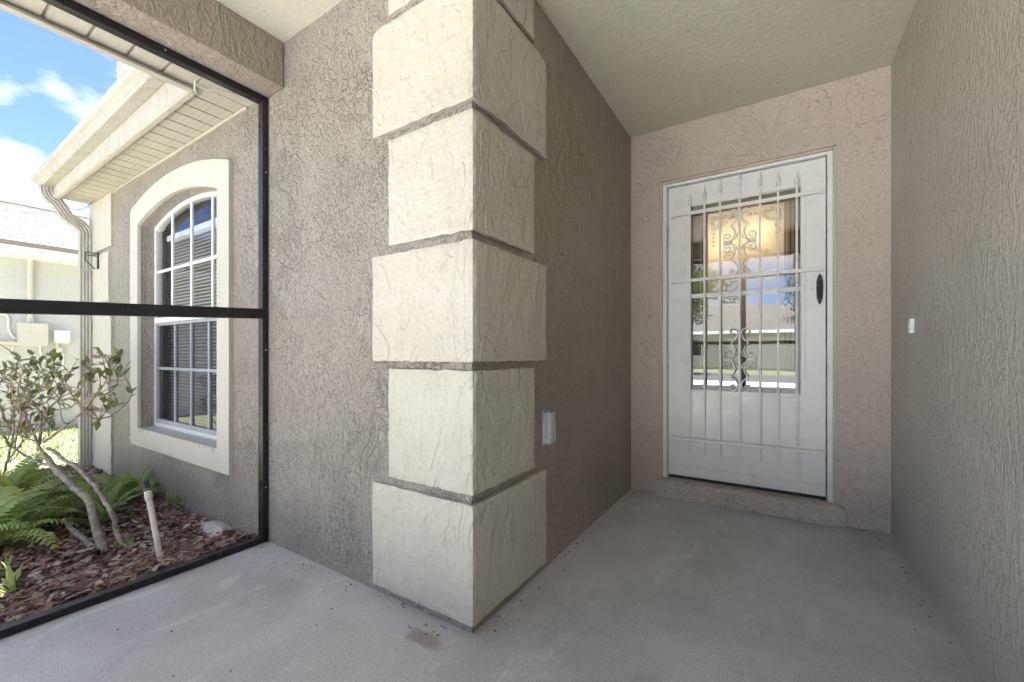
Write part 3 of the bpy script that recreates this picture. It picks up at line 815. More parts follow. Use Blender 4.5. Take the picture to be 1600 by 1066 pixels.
mesh_panel(sf, -2.362, 'y', -.335, 1.173, .032, 2.374)
ff = thing('screen_frame', (-.9, -.36, 0), 'dark bronze screen frame across the street side of the porch', 'screen')
for x in (-2.355, -1.40, -.45, .47):
    rail('post', ff, x, x+.05, -.38, -.336, .0, BEAMZ)
for xa, xb in ((-2.305, -1.40), (-1.35, -.45), (-.40, .47)):
    rail('bottom_rail', ff, xa, xb, -.379, -.337, .002, .05); rail('mid_rail', ff, xa, xb, -.379, -.337, 1.15, 1.20); rail('top_rail', ff, xa, xb, -.379, -.337, 2.36, BEAMZ)

# ------------------------------------------------------------------ gutter, downspout, cable, bracket
gt = thing('rain_gutter', (-4.2, .88, 2.5), 'cream metal rain gutter along the eave above the arched window', 'gutter')
def gprof(zb_):
    return [(.936, zb_), (.872, zb_), (.864, zb_+.012), (.862, zb_+.030), (.848, zb_+.045), (.832, zb_+.055), (.824, zb_+.072), (.822, zb_+.086), (.834, zb_+.090), (.834, zb_+.080), (.936, zb_+.084)]
MB().sweep_x(gprof(2.490), -5.56, gprof(2.548), -2.92).build('trough', M_GUT, gt)
MB().sweep_x(gprof(2.489), -5.566, gprof(2.489), -5.5605).build('end_cap', M_GUT, gt)
MB().sweep_x(gprof(2.549), -2.9195, gprof(2.549), -2.905).build('end_cap', M_GUT, gt)
MB().bbox(-3.30, -2.92, .826, .832, 2.63, 2.755, .002).build('splash_guard', M_GUT, gt)
dsx = -5.455
ds = thing('downspout', (dsx, 1.15, -.1), 'cream fluted metal downspout on the far corner of the house', 'downspout')
def rect_tube(path, hx, hy):
    """fluted rectangular pipe swept in the YZ plane"""
    m = MB(); R_ = []
    for i, (y, z) in enumerate(path):
        t = Vector((0, path[min(i+1, len(path)-1)][0]-path[max(i-1, 0)][0], path[min(i+1, len(path)-1)][1]-path[max(i-1, 0)][1])).normalized()
        nrm = Vector((0, -t.z, t.y)); c = Vector((dsx, y, z)); row = []
        N = 9
        prof = []
        for k in range(N): prof.append((hx-(.006 if k % 2 else 0), -hy+2*hy*k/(N-1)))
        for k in range(N): prof.append((-hx+(.006 if k % 2 else 0), hy-2*hy*k/(N-1)))
        for a_, b_ in prof: row.append(len(m.v)); m.v.append(c+Vector((a_, 0, 0))+nrm*b_)
        R_.append(row)
    for a_, b_ in zip(R_, R_[1:]):
        for k in range(len(a_)):
            k2 = (k+1) % len(a_); m.f.append((a_[k], a_[k2], b_[k2], b_[k]))
    return m
el = []
for k in range(9):
    an = PI/2*0.72*k/8; el.append((.905+.10*(1-math.cos(an)), 2.50-.03-.10*math.sin(an)))
y_, z_ = el[-1]
el2 = [(1.03, 2.262), (1.06, 2.245)]
for k in range(9):
    an = PI/2*0.72*(1-k/8); el2.append((1.152-.10*(1-math.cos(an)), 2.13+.10*math.sin(an)))
rect_tube([(.905, 2.495)]+el+el2, .036, .044).build('elbow', M_GUT, ds)
rect_tube([(1.152, 2.135), (1.152, -.12)], .038, .046).build('pipe', M_GUT, ds)
for z in (1.78, .52):
    MB().bbox(dsx-.042, dsx+.043, 1.100, 1.204, z, z+.03, .003).build('strap', M_GUT, ds)
cb2 = thing('loose_cable', (-2.50, 1.02, 2.40), 'thin loose cable drooping under the porch soffit near the screen corner', 'cable')
MB().tube([(-2.56, .955, 2.42), (-2.52, .985, 2.40), (-2.47, 1.03, 2.404), (-2.44, 1.10, 2.408), (-2.415, 1.17, 2.412)], .0032, 6).build('cable', M_VINYL, cb2)
MB().bbox(-2.545, -2.535, .935, .942, 2.372, 2.425, .001).build('clip', M_WHITE, cb2)
br_ = thing('wall_bracket', (-5.12, 1.17, 1.83), 'small black wire bracket on the cream corner blocks beside the downspout', 'bracket')
A_, B_, C_, D_ = (-5.23, 1.10, 1.93), (-5.23, 1.182, 1.93), (-5.23, 1.182, 1.79), (-5.23, 1.155, 1.79)
MB().tube([A_, B_, C_, D_, (-5.23, 1.10, 1.86), A_], .005, 6).build('wire_frame', M_BLACK, br_)
MB().bbox(-5.245, -5.215, 1.176, 1.19, 1.80, 1.94, .003).build('plate', M_BLACK, br_)
MB().tube([(-5.23, 1.10, 1.905), (-5.23, 1.182, 1.905)], .004, 6).build('cross_wire', M_BLACK, br_)
ew = thing('eave_wire', (-5.35, 1.0, 2.42), 'thin dark wire looping under the eave by the downspout elbow', 'cable')
MB().tube([(-5.36, .965, 2.418), (-5.36, .985, 2.36), (-5.36, 1.03, 2.32), (-5.36, 1.09, 2.33), (-5.36, 1.13, 2.36), (-5.36, 1.17, 2.42)], .003, 6).build('wire', M_BLACK, ew)

# ------------------------------------------------------------------ neighbouring house
nb = thing('neighbouring_house', (-12, 2, -.15), 'pale stucco neighbouring house with grey shingle roof beyond the lawn', 'house')
NX = -9.5
MB().box(NX-9, NX, -5, 12, -.3, 2.62).build('wall', M_NSTUC, nb)
# shingle roof in stepped courses
m = MB(); ex, ez, sl_ = NX+.42, 2.60, .352
ncr = 30; cw = (4.35)/ncr
for i in range(ncr):
    x0 = ex-cw*i; x1 = x0-cw*1.12; z0 = ez+sl_*(ex-x0); z1 = ez+sl_*(ex-x1)
    seg = 1; y = -5.5
    m.quad((x0, -5.5, z0+.016), (x0, 12.5, z0+.016), (x1, 12.5, z1+.004), (x1, -5.5, z1+.004)); m.quad((x0, -5.5, z0-.004), (x0, 12.5, z0-.004), (x0, 12.5, z0+.016), (x0, -5.5, z0+.016))
xr_ = ex-4.35; zr_ = ez+sl_*4.35
m.quad((xr_, -5.5, zr_), (xr_, 12.5, zr_), (xr_-4.9, 12.5, ez), (xr_-4.9, -5.5, ez))
m.quad((NX, -5, 2.62), (xr_, -5, zr_-.05), (NX-9, -5, 2.62)); m.quad((NX, 12, 2.62), (xr_, 12, zr_-.05), (NX-9, 12, 2.62))
m.tube([(xr_, -5.5, zr_+.01), (xr_, 12.5, zr_+.01)], .05, 6)
m.build('roof', M_SHING, nb, recalc=False)
MB().bbox(ex-.03, ex+.002, -5.5, 12.5, 2.415, 2.555, .004).build('fascia', M_WHITE, nb)
MB().box(ex-.02, ex+.03, -5.5, 12.5, 2.557, 2.60).build('drip_edge', paint('brown_drip_edge', (.16, .13, .11), .5), nb)
MB().box(NX-.01, ex-.03, -5.4, 12.4, 2.43, 2.445).build('soffit', M_WHITE, nb)
# wall equipment
def on_wall(u, v): return at(u, v, 0, NX)
c0 = on_wall(26, 506); c1 = on_wall(70, 541)
ub = thing('utility_box', (NX, (c0.y+c1.y)/2, c1.z), 'large pale painted utility box on the neighbouring wall', 'utility box')
MB().bbox(NX-.01, NX+.14, c0.y, c1.y, c1.z, c0.z, .01).build('housing', M_BOX, ub)
MB().bbox(NX+.139, NX+.152, c0.y-.012, c1.y+.012, c1.z+.01, c0.z+.012, .005).build('cover', M_BOX, ub)
p_ = on_wall(46, 480)
cdt = thing('conduit_pipe', (NX, p_.y, c0.z), 'vertical painted conduit running from the eave down to the utility box', 'conduit')
MB().tube([(NX+.05, p_.y, 2.44), (NX+.05, p_.y, c0.z-.01)], .032, 10).build('pipe', M_BOX, cdt)
MB().tube([(NX+.05, p_.y, c0.z+.09), (NX+.05, p_.y, c0.z-.005)], .042, 10).build('coupling', M_BOX, cdt)
MB().bbox(NX, NX+.06, p_.y-.05, p_.y+.05, 1.98, 2.0, .003).build('strap', M_BOX, cdt)
q = on_wall(10, 536)
hp = thing('conduit_pipe', (NX, q.y, q.z), 'horizontal painted conduit entering the utility box from the left', 'conduit')
MB().tube([(NX+.06, q.y-.8, q.z), (NX+.06, c0.y+.01, q.z)], .032, 10).build('pipe', M_BOX, hp)
c2 = on_wall(83.5, 517.5); c3 = on_wall(106, 536.5)
sb = thing('small_junction_box', (NX, (c2.y+c3.y)/2, c3.z), 'small white service box right of the large utility box', 'utility box')
MB().bbox(NX-.01, NX+.10, c2.y, c3.y, c3.z, c2.z, .008).build('housing', M_WHITE, sb)
MB().bbox(NX+.099, NX+.11, c2.y-.008, c3.y+.008, c3.z+.02, c2.z+.008, .004).build('cover', M_WHITE, sb)
c4 = on_wall(86.5, 543); c5 = on_wall(96.5, 555)
MB().bbox(NX-.01, NX+.07, c4.y, c5.y, c5.z, c4.z, .006).build('lower_box', M_BOX, sb)
MB().tube([(NX+.04, (c4.y+c5.y)/2-.02, c4.z-.01), (NX+.04, (c4.y+c5.y)/2-.02, c3.z+.01)], .018, 8).build('nipple', M_BOX, sb)
def wall_cable(label, pix, r=.014):
    P = [on_wall(*q_)+Vector((.03, 0, 0)) for q_ in pix]
    S = []
    for i in range(len(P)-1):
        a0_, a1_, a2_, a3_ = P[max(i-1, 0)], P[i], P[i+1], P[min(i+2, len(P)-1)]
        for j in range(5):
            t = j/5; S.append(.5*((2*a1_)+(-a0_+a2_)*t+(2*a0_-5*a1_+4*a2_-a3_)*t*t+(-a0_+3*a1_-3*a2_+a3_)*t**3))
    S.append(P[-1])
    c_ = thing('wall_cable', tuple(P[-1]), label, 'cable', 'cables on the neighbouring wall'); MB().tube(S, r, 6).build('sheath', M_WHITE, c_, smooth=True)
wall_cable('white cable looping under the utility box to the small box', [(62, 540), (63, 552), (70, 563), (80, 566), (88, 561), (92, 554)])
wall_cable('white cable arching over the left of the utility box', [(-6, 495), (4, 491), (12, 496), (12, 510), (16, 522), (24, 530)])
wall_cable('thin white cable hanging below the horizontal conduit', [(20, 541), (18, 552), (24, 560), (27, 575), (26, 590)], .010)
wall_cable('short white cable dropping from the small service box', [(98, 553), (98, 562), (97, 575), (96, 590)], .012)

# ------------------------------------------------------------------ planting
def leaf_mesh(L_, W_, cup=.15, n=4):
    v, f = [], []
    for i in range(n+1):
        t = i/n; wd = W_*math.sin(PI*min(1, t**.8*.98+.02))*.5
        z = -.18*L_*t*t
        v += [(L_*t, -wd, z+cup*wd), (L_*t, 0, z), (L_*t, wd, z+cup*wd)]
    for i in range(n):
        a_ = i*3; f += [(a_, a_+1, a_+4, a_+3), (a_+1, a_+2, a_+5, a_+4)]
    me = bpy.data.meshes.new('leaf'); me.from_pydata(v, [], f)
    me.polygons.foreach_set('use_smooth', [True]*len(f)); return me
def orient(d, roll):
    d = d.normalized(); q = d.to_track_quat('X', 'Z'); return q.to_matrix().to_4x4() @ Matrix.Rotation(roll, 4, 'X')

# the shrub: grey crooked stems laid out from the photograph's branching, sparse leaves at the tips
sh_base = at(158, 864, 2, -.07)
shrub = thing('shrub', tuple(sh_base), 'multi stemmed shrub with bare grey branches and sparse leaves in the mulch bed', 'shrub')
def cr3(x, y, Y): return at(x/3.33, 540+y/3.33, 1, Y)     # branch stations and their distance from the window wall
def limb(pts, r0, r1, name='branch'):
    P = [cr3(*q_) if len(q_) == 3 and not isinstance(q_, Vector) else q_ for q_ in pts]; S = []
    for i in range(len(P)-1):
        a0_, a1_, a2_, a3_ = P[max(i-1, 0)], P[i], P[i+1], P[min(i+2, len(P)-1)]
        for j in range(4):
            t = j/4; S.append(.5*((2*a1_)+(-a0_+a2_)*t+(2*a0_-5*a1_+4*a2_-a3_)*t*t+(-a0_+3*a1_-3*a2_+a3_)*t**3))
    S.append(P[-1]); n = len(S)
    jit = [p_ + Vector((random.uniform(-1, 1), random.uniform(-1, 1), random.uniform(-1, 1)))*.004*(1 if 0 < i < n-1 else 0) for i, p_ in enumerate(S)]
    MB().tube(jit, [r0+(r1-r0)*i/(n-1)*(1+.0*i)+random.uniform(-.05, .05)*r0 for i in range(n)], 7).build(name, M_BARK, shrub, smooth=True)
    return S
def px2(u, v, Y): return ((u)*3.33, (v-540)*3.33, Y)
base = [(545, 1078, .74)]
L1 = limb([(545, 1080, .735), (500, 960, .735), (468, 820, .74), (385, 740, .72), (295, 640, .70), (220, 560, .68)], .022, .016, 'trunk')
L2 = limb([(640, 1045, .80), (610, 960, .80), (580, 860, .79), (520, 770, .78), (455, 690, .76), (370, 615, .74), (245, 535, .70)], .014, .010, 'trunk')
L3 = limb([(520, 1075, .73), (440, 1010, .70), (370, 950, .67), (330, 900, .64)], .018, .010, 'trunk')
limbs = [
 [(220, 560, .68), (190, 500, .67), (150, 400, .66), (115, 320, .66), (60, 240, .64)],
 [(200, 545, .69), (210, 450, .69), (212, 345, .70), (150, 290, .70), (120, 230, .70)],
 [(260, 620, .70), (180, 600, .67), (80, 535, .64), (0, 455, .60), (-60, 400, .58)],
 [(-40, 760, .56), (0, 720, .57), (35, 610, .58), (68, 480, .60), (72, 330, .62), (40, 250, .62)],
 [(230, 500, .70), (330, 430, .74), (450, 320, .79), (520, 225, .83), (588, 150, .86)],
 [(190, 500, .67), (110, 470, .64), (60, 440, .62), (0, 330, .58)],
 [(0, 330, .58), (60, 322, .60), (130, 270, .63), (185, 175, .65)],
 [(130, 300, .68), (190, 250, .70), (245, 200, .71), (282, 108, .72)],
 [(150, 310, .69), (230, 300, .72), (300, 220, .74), (378, 130, .76)],
 [(212, 360, .70), (280, 300, .73), (350, 252, .76), (410, 235, .78), (462, 158, .80)],
 [(212, 380, .70), (290, 335, .74), (370, 320, .78), (450, 265, .81), (520, 250, .84), (600, 300, .86)],
 [(450, 320, .79), (490, 360, .80), (515, 395, .80)],
 [(560, 200, .845), (575, 130, .855), (565, 95, .86), (600, 60, .87)],
 [(80, 535, .64), (90, 430, .62), (110, 350, .60), (95, 240, .58), (120, 130, .57)],
 [(60, 440, .62), (20, 380, .58), (-10, 250, .55), (20, 130, .53)],
 [(150, 400, .66), (90, 330, .62), (60, 200, .58), (90, 120, .57)],
 [(35, 610, .58), (100, 520, .60), (190, 440, .64), (250, 350, .68)],
]
tips = []
for i, q_ in enumerate(limbs):
    S = limb(q_, .010 if i < 5 else .0065, .003)
    tips.append((S, i))
rt2 = random.Random(31)
for S, i in list(tips):                                    # the tangle: side shoots that fork off the limbs and turn up
    for k in range(3 if i < 12 else 2):
        a0_ = S[rt2.randint(len(S)//4, len(S)-2)]; d = Vector((rt2.uniform(-1, 1), rt2.uniform(-.6, .6), rt2.uniform(.0, .8))).normalized(); L_ = rt2.uniform(.10, .26)
        p1_ = a0_+d*L_*.35; p2_ = p1_+(d+Vector((0, 0, .5))).normalized()*L_*.35; p3_ = p2_+(d*.6+Vector((rt2.uniform(-.3, .3), 0, .9))).normalized()*L_*.4
        if p3_.z > 1.02: continue
        tips.append((limb([a0_, p1_, p2_, p3_], .0045, .002), 20))
lm = leaf_mesh(.070, .032)
def put_leaf(parent, mesh, mat, p_, d, sc, roll, name='leaf'):
    if not mesh.materials: mesh.materials.append(mat)
    o = bpy.data.objects.new(name, mesh); COL.objects.link(o); o.parent = parent
    o.matrix_local = Matrix.Translation(p_-wloc(parent)) @ orient(d, roll) @ Matrix.Scale(sc, 4)
    return o
rl = random.Random(11)
nleaf = 0
for S, i in tips:
    n = len(S)
    for tw in range(1 if i == 20 else 4 if i >= 5 else 3):
        k = rl.randint(int(n*.45), n-1); p0_ = S[k]
        d = Vector((rl.uniform(-1, 1), rl.uniform(-.5, .5), rl.uniform(.3, 1.1))).normalized(); L_ = rl.uniform(.07, .20)
        p1_ = p0_+d*L_*.55+Vector((0, 0, .01)); p2_ = p0_+d*L_
        MB().tube([p0_, p1_, p2_], [.0032, .0026, .0016], 5).build('twig', M_BARK, shrub, smooth=True)
        for c in range(rl.randint(2, 4)):
            dd = (d+Vector((rl.uniform(-1, 1), rl.uniform(-1, 1), rl.uniform(-.6, .5)))*.95).normalized()
            put_leaf(shrub, lm, M_LEAF, p0_+d*L_*rl.uniform(.5, 1), dd, rl.uniform(.5, 1.05), rl.uniform(-.6, .6)); nleaf += 1
    for c in range(rl.randint(1, 3) if i == 20 else rl.randint(3, 6)):
        d = ((S[-1]-S[-4]).normalized()+Vector((rl.uniform(-1, 1), rl.uniform(-1, 1), rl.uniform(-.7, .6)))*.9).normalized()
        put_leaf(shrub, lm, M_LEAF, S[-1-(c % 4)], d, rl.uniform(.55, 1.1), rl.uniform(-.6, .6)); nleaf += 1

# ferns
def frond_mesh(L_, npair, wmax, arch_, wav, seed):
    r_ = random.Random(seed); v, f = [], []
    def P(t): return Vector((L_*t*(1-.12*t), 0, L_*(arch_*t-(arch_+.35)*t*t*.75)))
    pr_ = None
    for i in range(9):
        p_ = P(i/8); v += [(p_.x, -.0022*(1-i/9), p_.z), (p_.x, .0022*(1-i/9), p_.z)]
        if i: a_ = (i-1)*2; f.append((a_, a_+1, a_+3, a_+2))
    for k in range(npair):
        t = .13+.85*k/npair; p_ = P(t); t2 = P(min(1, t+.03))
        tan = (t2-p_).normalized()
        w_ = wmax*math.sin(PI*(.18+.80*t))**.8*r_.uniform(.88, 1.08); hw = L_/npair*.36
        for s_ in (-1, 1):
            out = (Vector((0, s_, 0))+tan*.42).normalized(); dn = Vector((0, 0, -1))
            n = len(v)
            for j, (q_, wd) in enumerate(((0, .65), (.35, 1.0), (.7, .75), (1, .05))):
                c = p_+out*w_*q_+dn*(w_*.30*q_*q_)+Vector((0, 0, wav*math.sin(j*2.6+k)*w_))
                v += [tuple(c-tan*hw*wd), tuple(c+tan*hw*wd)]
            for j in range(3): a_ = n+j*2; f.append((a_, a_+1, a_+3, a_+2))
    me = bpy.data.meshes.new('frond'); me.from_pydata(v, [], f); me.polygons.foreach_set('use_smooth', [True]*len(f)); return me
def fern(base_, label, n, L_, npair, wmax, mat, up=(.5, 1.2), seed=1, wav=.06, az=None, arch_=1.0):
    t_ = thing('fern', tuple(base_), label, 'fern', 'ferns in the mulch bed'); r_ = random.Random(seed)
    ms = [frond_mesh(L_, npair, wmax, arch_, wav, seed*10+k) for k in range(3)]
    for m_ in ms: m_.materials.append(mat)
    for k in range(n):
        o = bpy.data.objects.new('frond', ms[k % 3]); COL.objects.link(o); o.parent = t_
        a_ = (2*PI*k/n+r_.uniform(-.3, .3)) if az is None else r_.uniform(*az)
        o.rotation_euler = (r_.uniform(-.35, .35), -r_.uniform(*up), a_); s_ = r_.uniform(.7, 1.1); o.scale = (s_, s_, s_)
        o.location = (r_.uniform(-.02, .02), r_.uniform(-.02, .02), 0)
    return t_
def bedpt(u, v):
    p_ = at(u, v, 2, -.07); p_.z = bed_z(p_.x, p_.y)-.005; return p_
fern(bedpt(40, 838), 'big bright green fern clump filling the left of the mulch bed', 24, .46, 15, .080, M_FERNY, (-.1, .75), 3, .10)
fern(bedpt(-25, 868), 'dark green fern clump cut by the left edge of the photo', 18, .44, 14, .085, M_FERNY, (-.1, .8), 4, .10)
fern(bedpt(88, 815), 'green fern with broad fronds behind the shrub trunk', 14, .42, 16, .075, M_FERN, (.0, .9), 5, .08)
fern(bedpt(20, 800), 'tall green fern at the back of the left clump', 18, .52, 17, .075, M_FERNY, (.2, 1.1), 8, .08)
fern(bedpt(157, 822), 'upright yellow green young fern right of the shrub trunk', 9, .36, 18, .05, M_FERNY, (.7, 1.25), 6, .05, None, .35)
fern(bedpt(203, 786), 'feathery fern against the stucco wall below the window', 11, .46, 24, .075, M_FERN, (.45, 1.15), 7, .03, None, .45)
fern(bedpt(232, 786), 'small fern with fine fronds left of the sprinkler riser', 7, .25, 18, .04, M_FERNY, (.4, 1.1), 9, .03)
def weed(u, v, label, n, L_, W_, mat, seed):
    b_ = bedpt(u, v); t_ = thing('weed', tuple(b_), label, 'weed', 'weeds in the mulch bed'); r_ = random.Random(seed); me = leaf_mesh(L_, W_, .2, 5); me.materials.append(mat)
    for k in range(n):
        d = Vector((r_.uniform(-1, 1), r_.uniform(-1, .3), r_.uniform(.1, 1.3)))
        put_leaf(t_, me, mat, b_+Vector((r_.uniform(-.05, .05), r_.uniform(-.03, .02), r_.uniform(0, .06))), d, r_.uniform(.6, 1.1), r_.uniform(-.5, .5))
    MB().tube([b_+Vector((0, 0, -.02)), b_+Vector((.005, 0, .04)), b_+Vector((0, .005, .10))], [.004, .003, .002], 5).build('stem', mat, t_)
weed(292, 797, 'dark green leafy weed at the foot of the window wall', 12, .13, .030, M_FERN, 21)
weed(268, 800, 'low broad weed between the riser and the window wall', 7, .10, .028, M_FERN, 22)
weed(205, 812, 'tiny green weed in the bark left of the riser', 8, .06, .024, M_FERN, 23)
weed(22, 925, 'yellow green weed in the bottom left of the bark', 14, .11, .022, M_FERNY, 24)
weed(8, 900, 'pale yellow green weed at the left edge of the photo', 12, .10, .020, M_FERNY, 25)
weed(197, 858, 'small green weed beside the shrub base', 9, .06, .018, M_FERN, 26)

# sprinkler riser, concrete lump, drip fitting
rb = at(253, 886, 2, -.055); rt_ = at(227.5, 750, 1, rb.y+.02)
rs_ = thing('sprinkler_riser', tuple(rb), 'leaning beige plastic sprinkler riser with black nozzle in the bark', 'sprinkler')
dv_ = (rt_-rb); 
MB().tube([rb-dv_*.15, rb+dv_*.80], .0135, 14).build('pipe', M_PVC, rs_, smooth=True)
MB().tube([rb+dv_*.76, rb+dv_*.88], .0175, 14).build('coupling', M_PVC, rs_)
nzl = MB().tube([rb+dv_*.88, rb+dv_*.93, rb+dv_*.931, rb+dv_*.95, rb+dv_*.951, rb+dv_*.985, rb+dv_*1.0], [.017, .017, .013, .013, .0165, .0155, .009], 14).build('nozzle', M_BLACK, rs_)
MB().tube([rb+dv_*.855, rb+dv_*.875], .0185, 14).build('collar', M_BLACK, rs_)
lp = at(333, 826, 2, -.045)
bmx = bmesh.new(); bmesh.ops.create_icosphere(bmx, subdivisions=4, radius=1)
for v_ in bmx.verts:
    c = v_.co.copy(); k = 1+.35*noise.noise(c*1.7+Vector((3, 1, 0)))+.12*noise.noise(c*6)
    v_.co = Vector((c.x*.19*k, c.y*.06*k, c.z*.045*k+.012*c.x)) + Vector((lp.x+.02, 1.165, lp.z+.0))
cl = MB().addbm(bmx).build('concrete_lump', M_CONC, None, smooth=True)
tag(cl, 'pale lump of spilled concrete at the foot of the window wall', 'rubble')
fb = bedpt(150, 868)
dfit = thing('drip_fitting', tuple(fb), 'black irrigation fitting at the base of the shrub', 'irrigation fitting')
MB().tube([fb+Vector((0, 0, -.02)), fb+Vector((0, 0, .05))], [.022, .018], 10).build('body', M_BLACK, dfit)
MB().tube([fb+Vector((0, 0, .03)), fb+Vector((.05, -.02, .035)), fb+Vector((.10, -.05, -.005))], .008, 8).build('tube', M_BLACK, dfit)

# bark chips
rc = random.Random(5); V, Fc, T = [], [], []
def chip(x, y, L_, W_, H_):
    z = bed_z(x, y)+rc.uniform(.0, .028); an = rc.uniform(0, PI*2); tl = rc.uniform(-.45, .45); ro = rc.uniform(-.6, .6)
    M_ = Matrix.Translation((x, y, z)) @ Matrix.Rotation(an, 4, 'Z') @ Matrix.Rotation(tl, 4, 'Y') @ Matrix.Rotation(ro, 4, 'X')
    out_ = [(-.5, -.25), (-.32, -.5), (.22, -.46), (.5, -.1), (.40, .38), (-.1, .5), (-.44, .28)]
    n = len(V); k = len(out_); cv = rc.uniform(-.3, .5)
    pts = [((a_+rc.uniform(-.09, .09))*L_, (b_+rc.uniform(-.12, .12))*W_) for a_, b_ in out_]
    for s_ in (-.5, .5):
        for a_, b_ in pts: V.append(tuple(M_ @ Vector((a_, b_, s_*H_+cv*b_*b_/W_-.3*cv*a_*a_/L_))))
    Fc.append(tuple(n+k+i for i in range(k)))
    for i in range(k): j = (i+1) % k; Fc.append((n+i, n+j, n+k+j, n+k+i))
    T.extend([rc.random()**.85]*(2*k))
for i in range(9500):
    # more chips where the bed is near the porch
    x = X1-.004-(X1-X0-.03)*rc.random()**1.45; y = rc.uniform(-.25, 1.19); s_ = rc.choice((.6, .8, 1, 1, 1.3, 1.7))
    L_ = .034*s_*rc.uniform(.7, 1.4)
    if x > -2.47-.0+0: continue
    chip(x, y, L_, L_*rc.uniform(.28, .6), rc.uniform(.003, .007))
me = bpy.data.meshes.new('bark_chips'); me.from_pydata(V, [], Fc); me.materials.append(M_CHIP)
at_ = me.attributes.new('tone', 'FLOAT', 'POINT'); at_.data.foreach_set('value', T)
o = bpy.data.objects.new('bark_chips', me); COL.objects.link(o); tag(o, 'reddish brown bark chip mulch covering the planting bed', 'mulch', kind='stuff')
# lawn blades between the houses
V, Fc = [], []
for i in range(16000):
    x = rc.uniform(-9.45, -5.6); y = rc.uniform(.2, 3.6)
    if x > -5.75 and y < 1.25: continue
    if x > XL and y > 1.2: continue
    h_ = rc.uniform(.03, .08); a_ = rc.uniform(0, PI); b_ = rc.uniform(-.03, .03); c_ = rc.uniform(-.03, .03); n = len(V)
    V += [(x-.004*math.cos(a_), y-.004*math.sin(a_), -.152), (x+.004*math.cos(a_), y+.004*math.sin(a_), -.152), (x+b_, y+c_, -.15+h_)]; Fc.append((n, n+1, n+2))
me = bpy.data.meshes.new('lawn_grass'); me.from_pydata(V, [], Fc); me.materials.append(leafmat('grass_blade', (.09, .14, .04), (.17, .21, .08), 5))
o = bpy.data.objects.new('lawn_grass', me); COL.objects.link(o); tag(o, 'sunlit lawn grass between the two houses', 'grass', kind='stuff')

# ------------------------------------------------------------------ across the street (seen only as reflections in the panes)
def tree(x, y, h_, r_, label, seed):
    t_ = thing('tree', (x, y, -.15), label, 'tree', 'trees across the street'); q_ = random.Random(seed)
    m = MB(); m.tube([(x, y, -.2), (x+.1, y, h_*.25), (x-.05, y+.1, h_*.5), (x, y, h_*.8)], [.22, .17, .12, .04], 9)
    for k in range(7):
        a_ = q_.uniform(0, 2*PI); z0 = h_*q_.uniform(.35, .65); m.tube([(x, y, z0), (x+math.cos(a_)*r_*.4, y+math.sin(a_)*r_*.4, z0+h_*.12), (x+math.cos(a_)*r_*.75, y+math.sin(a_)*r_*.75, z0+h_*.2)], [.08, .05, .02], 6)
    m.build('trunk', M_BARK, t_, smooth=True)
    v, f = [], []; cl_ = [(Vector((x, y, h_*.68))+Vector((q_.gauss(0, 1)*r_*.42, q_.gauss(0, 1)*r_*.42, q_.gauss(0, 1)*h_*.14)), q_.uniform(.25, .45)*r_) for k in range(26)]
    for c, cr_ in cl_:
        for k in range(130):
            d = Vector((q_.gauss(0, 1), q_.gauss(0, 1), q_.gauss(0, 1))).normalized()*cr_*q_.random()**.4; p_ = c+d
            a_ = Vector((q_.gauss(0, 1), q_.gauss(0, 1), q_.gauss(0, 1))).normalized()*.13; b_ = a_.orthogonal().normalized()*.06; n = len(v)
            v += [tuple(p_-a_), tuple(p_+b_), tuple(p_+a_), tuple(p_-b_)]; f.append((n, n+1, n+2, n+3))
    me = bpy.data.meshes.new('crown'); me.from_pydata([tuple(Vector(q2)-Vector((x, y, -.15))) for q2 in v], [], f); me.materials.append(M_TREE)
    o = bpy.data.objects.new('crown', me); COL.objects.link(o); o.parent = t_
tree(-4.6, -19.0, 6.5, 2.3, 'leafy oak tree by the street in front of the cream house', 1)
tree(-10.5, -24, 9, 3.4, 'tall leafy tree left of the house across the street', 2)
tree(3.5, -27, 8, 3.0, 'leafy tree right of the house across the street', 3)
oh = thing('house', (-4, -30, -.15), 'cream house with hipped shingle roof across the street', 'house')
MB().box(-12, 3, -36, -28, -.3, 2.7).build('wall', M_NSTUC, oh)
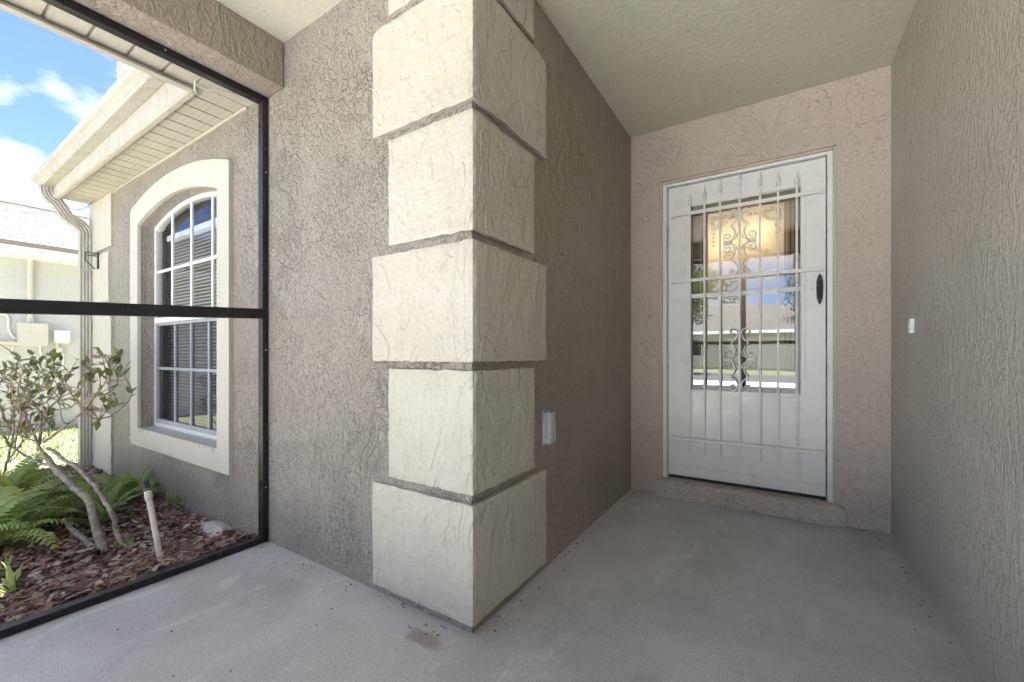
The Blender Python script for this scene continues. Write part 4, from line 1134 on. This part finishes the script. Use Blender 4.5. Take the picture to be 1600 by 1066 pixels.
m = MB(); m.quad((-12.6, -27.4, 2.65), (3.6, -27.4, 2.65), (0, -32, 4.9), (-9, -32, 4.9)); m.quad((3.6, -27.4, 2.65), (3.6, -36.6, 2.65), (0, -32, 4.9)); m.quad((-12.6, -27.4, 2.65), (-9, -32, 4.9), (-12.6, -36.6, 2.65)); m.quad((-12.6, -36.6, 2.65), (-9, -32, 4.9), (0, -32, 4.9), (3.6, -36.6, 2.65))
m.build('roof', M_SHING, oh)
MB().bbox(-12.6, 3.6, -27.42, -27.36, 2.45, 2.66, .01).build('fascia', M_WHITE, oh)
for x in (-10, -6.5): 
    f_ = MB().bbox(x, x+1.6, -28.03, -27.97, .8, 2.1, .01).build('window', M_WVIN, oh); MB().box(x+.08, x+1.52, -27.965, -27.96, .88, 2.02).build('pane', M_BRONZE, f_)
gd = MB().bbox(-3.2, 1.8, -28.03, -27.97, -.1, 2.2, .01).build('garage_door', M_WHITE, oh)
for k in range(4): MB().bbox(-3.1, 1.7, -27.972, -27.955, .02+.54*k, .50+.54*k, .006).build('panel', M_WHITE, gd)

# litter blown against the foot of the porch walls
rq = random.Random(17); V, Fc = [], []
def fleck(x, y):
    a_ = rq.uniform(0, PI); L_ = rq.uniform(.003, .009); W_ = L_*rq.uniform(.3, .7); n = len(V); c_, s_ = math.cos(a_), math.sin(a_)
    for dx, dy, dz in ((-1, 0, 0), (0, -1, .001), (1, 0, .002), (0, 1, .001)):
        V.append((x+c_*dx*L_-s_*dy*W_, y+s_*dx*L_+c_*dy*W_, .0022+dz*1.2))
    Fc.append((n, n+1, n+2, n+3))
for i in range(46): fleck(rq.uniform(-2.3, XP), Y1W-.012-abs(rq.gauss(0, .05)))
for i in range(40): fleck(XP+.03+abs(rq.gauss(0, .04)), rq.uniform(1.2, 3.1))
for i in range(40): fleck(XR-.01-abs(rq.gauss(0, .05)), rq.uniform(1.2, 3.1))
for i in range(45): fleck(rq.uniform(-2.2, .45), rq.uniform(.5, 3.0) if rq.random() < .5 else rq.uniform(.4, 1.1))
V2 = [v_ for v_ in V]
me = bpy.data.meshes.new('floor_litter'); me.from_pydata(V2, [], Fc); me.materials.append(paint('litter', (.07, .05, .035), .8))
o = bpy.data.objects.new('floor_litter', me); COL.objects.link(o); tag(o, 'tiny dark specks of leaf litter on the porch floor', 'litter', kind='stuff')
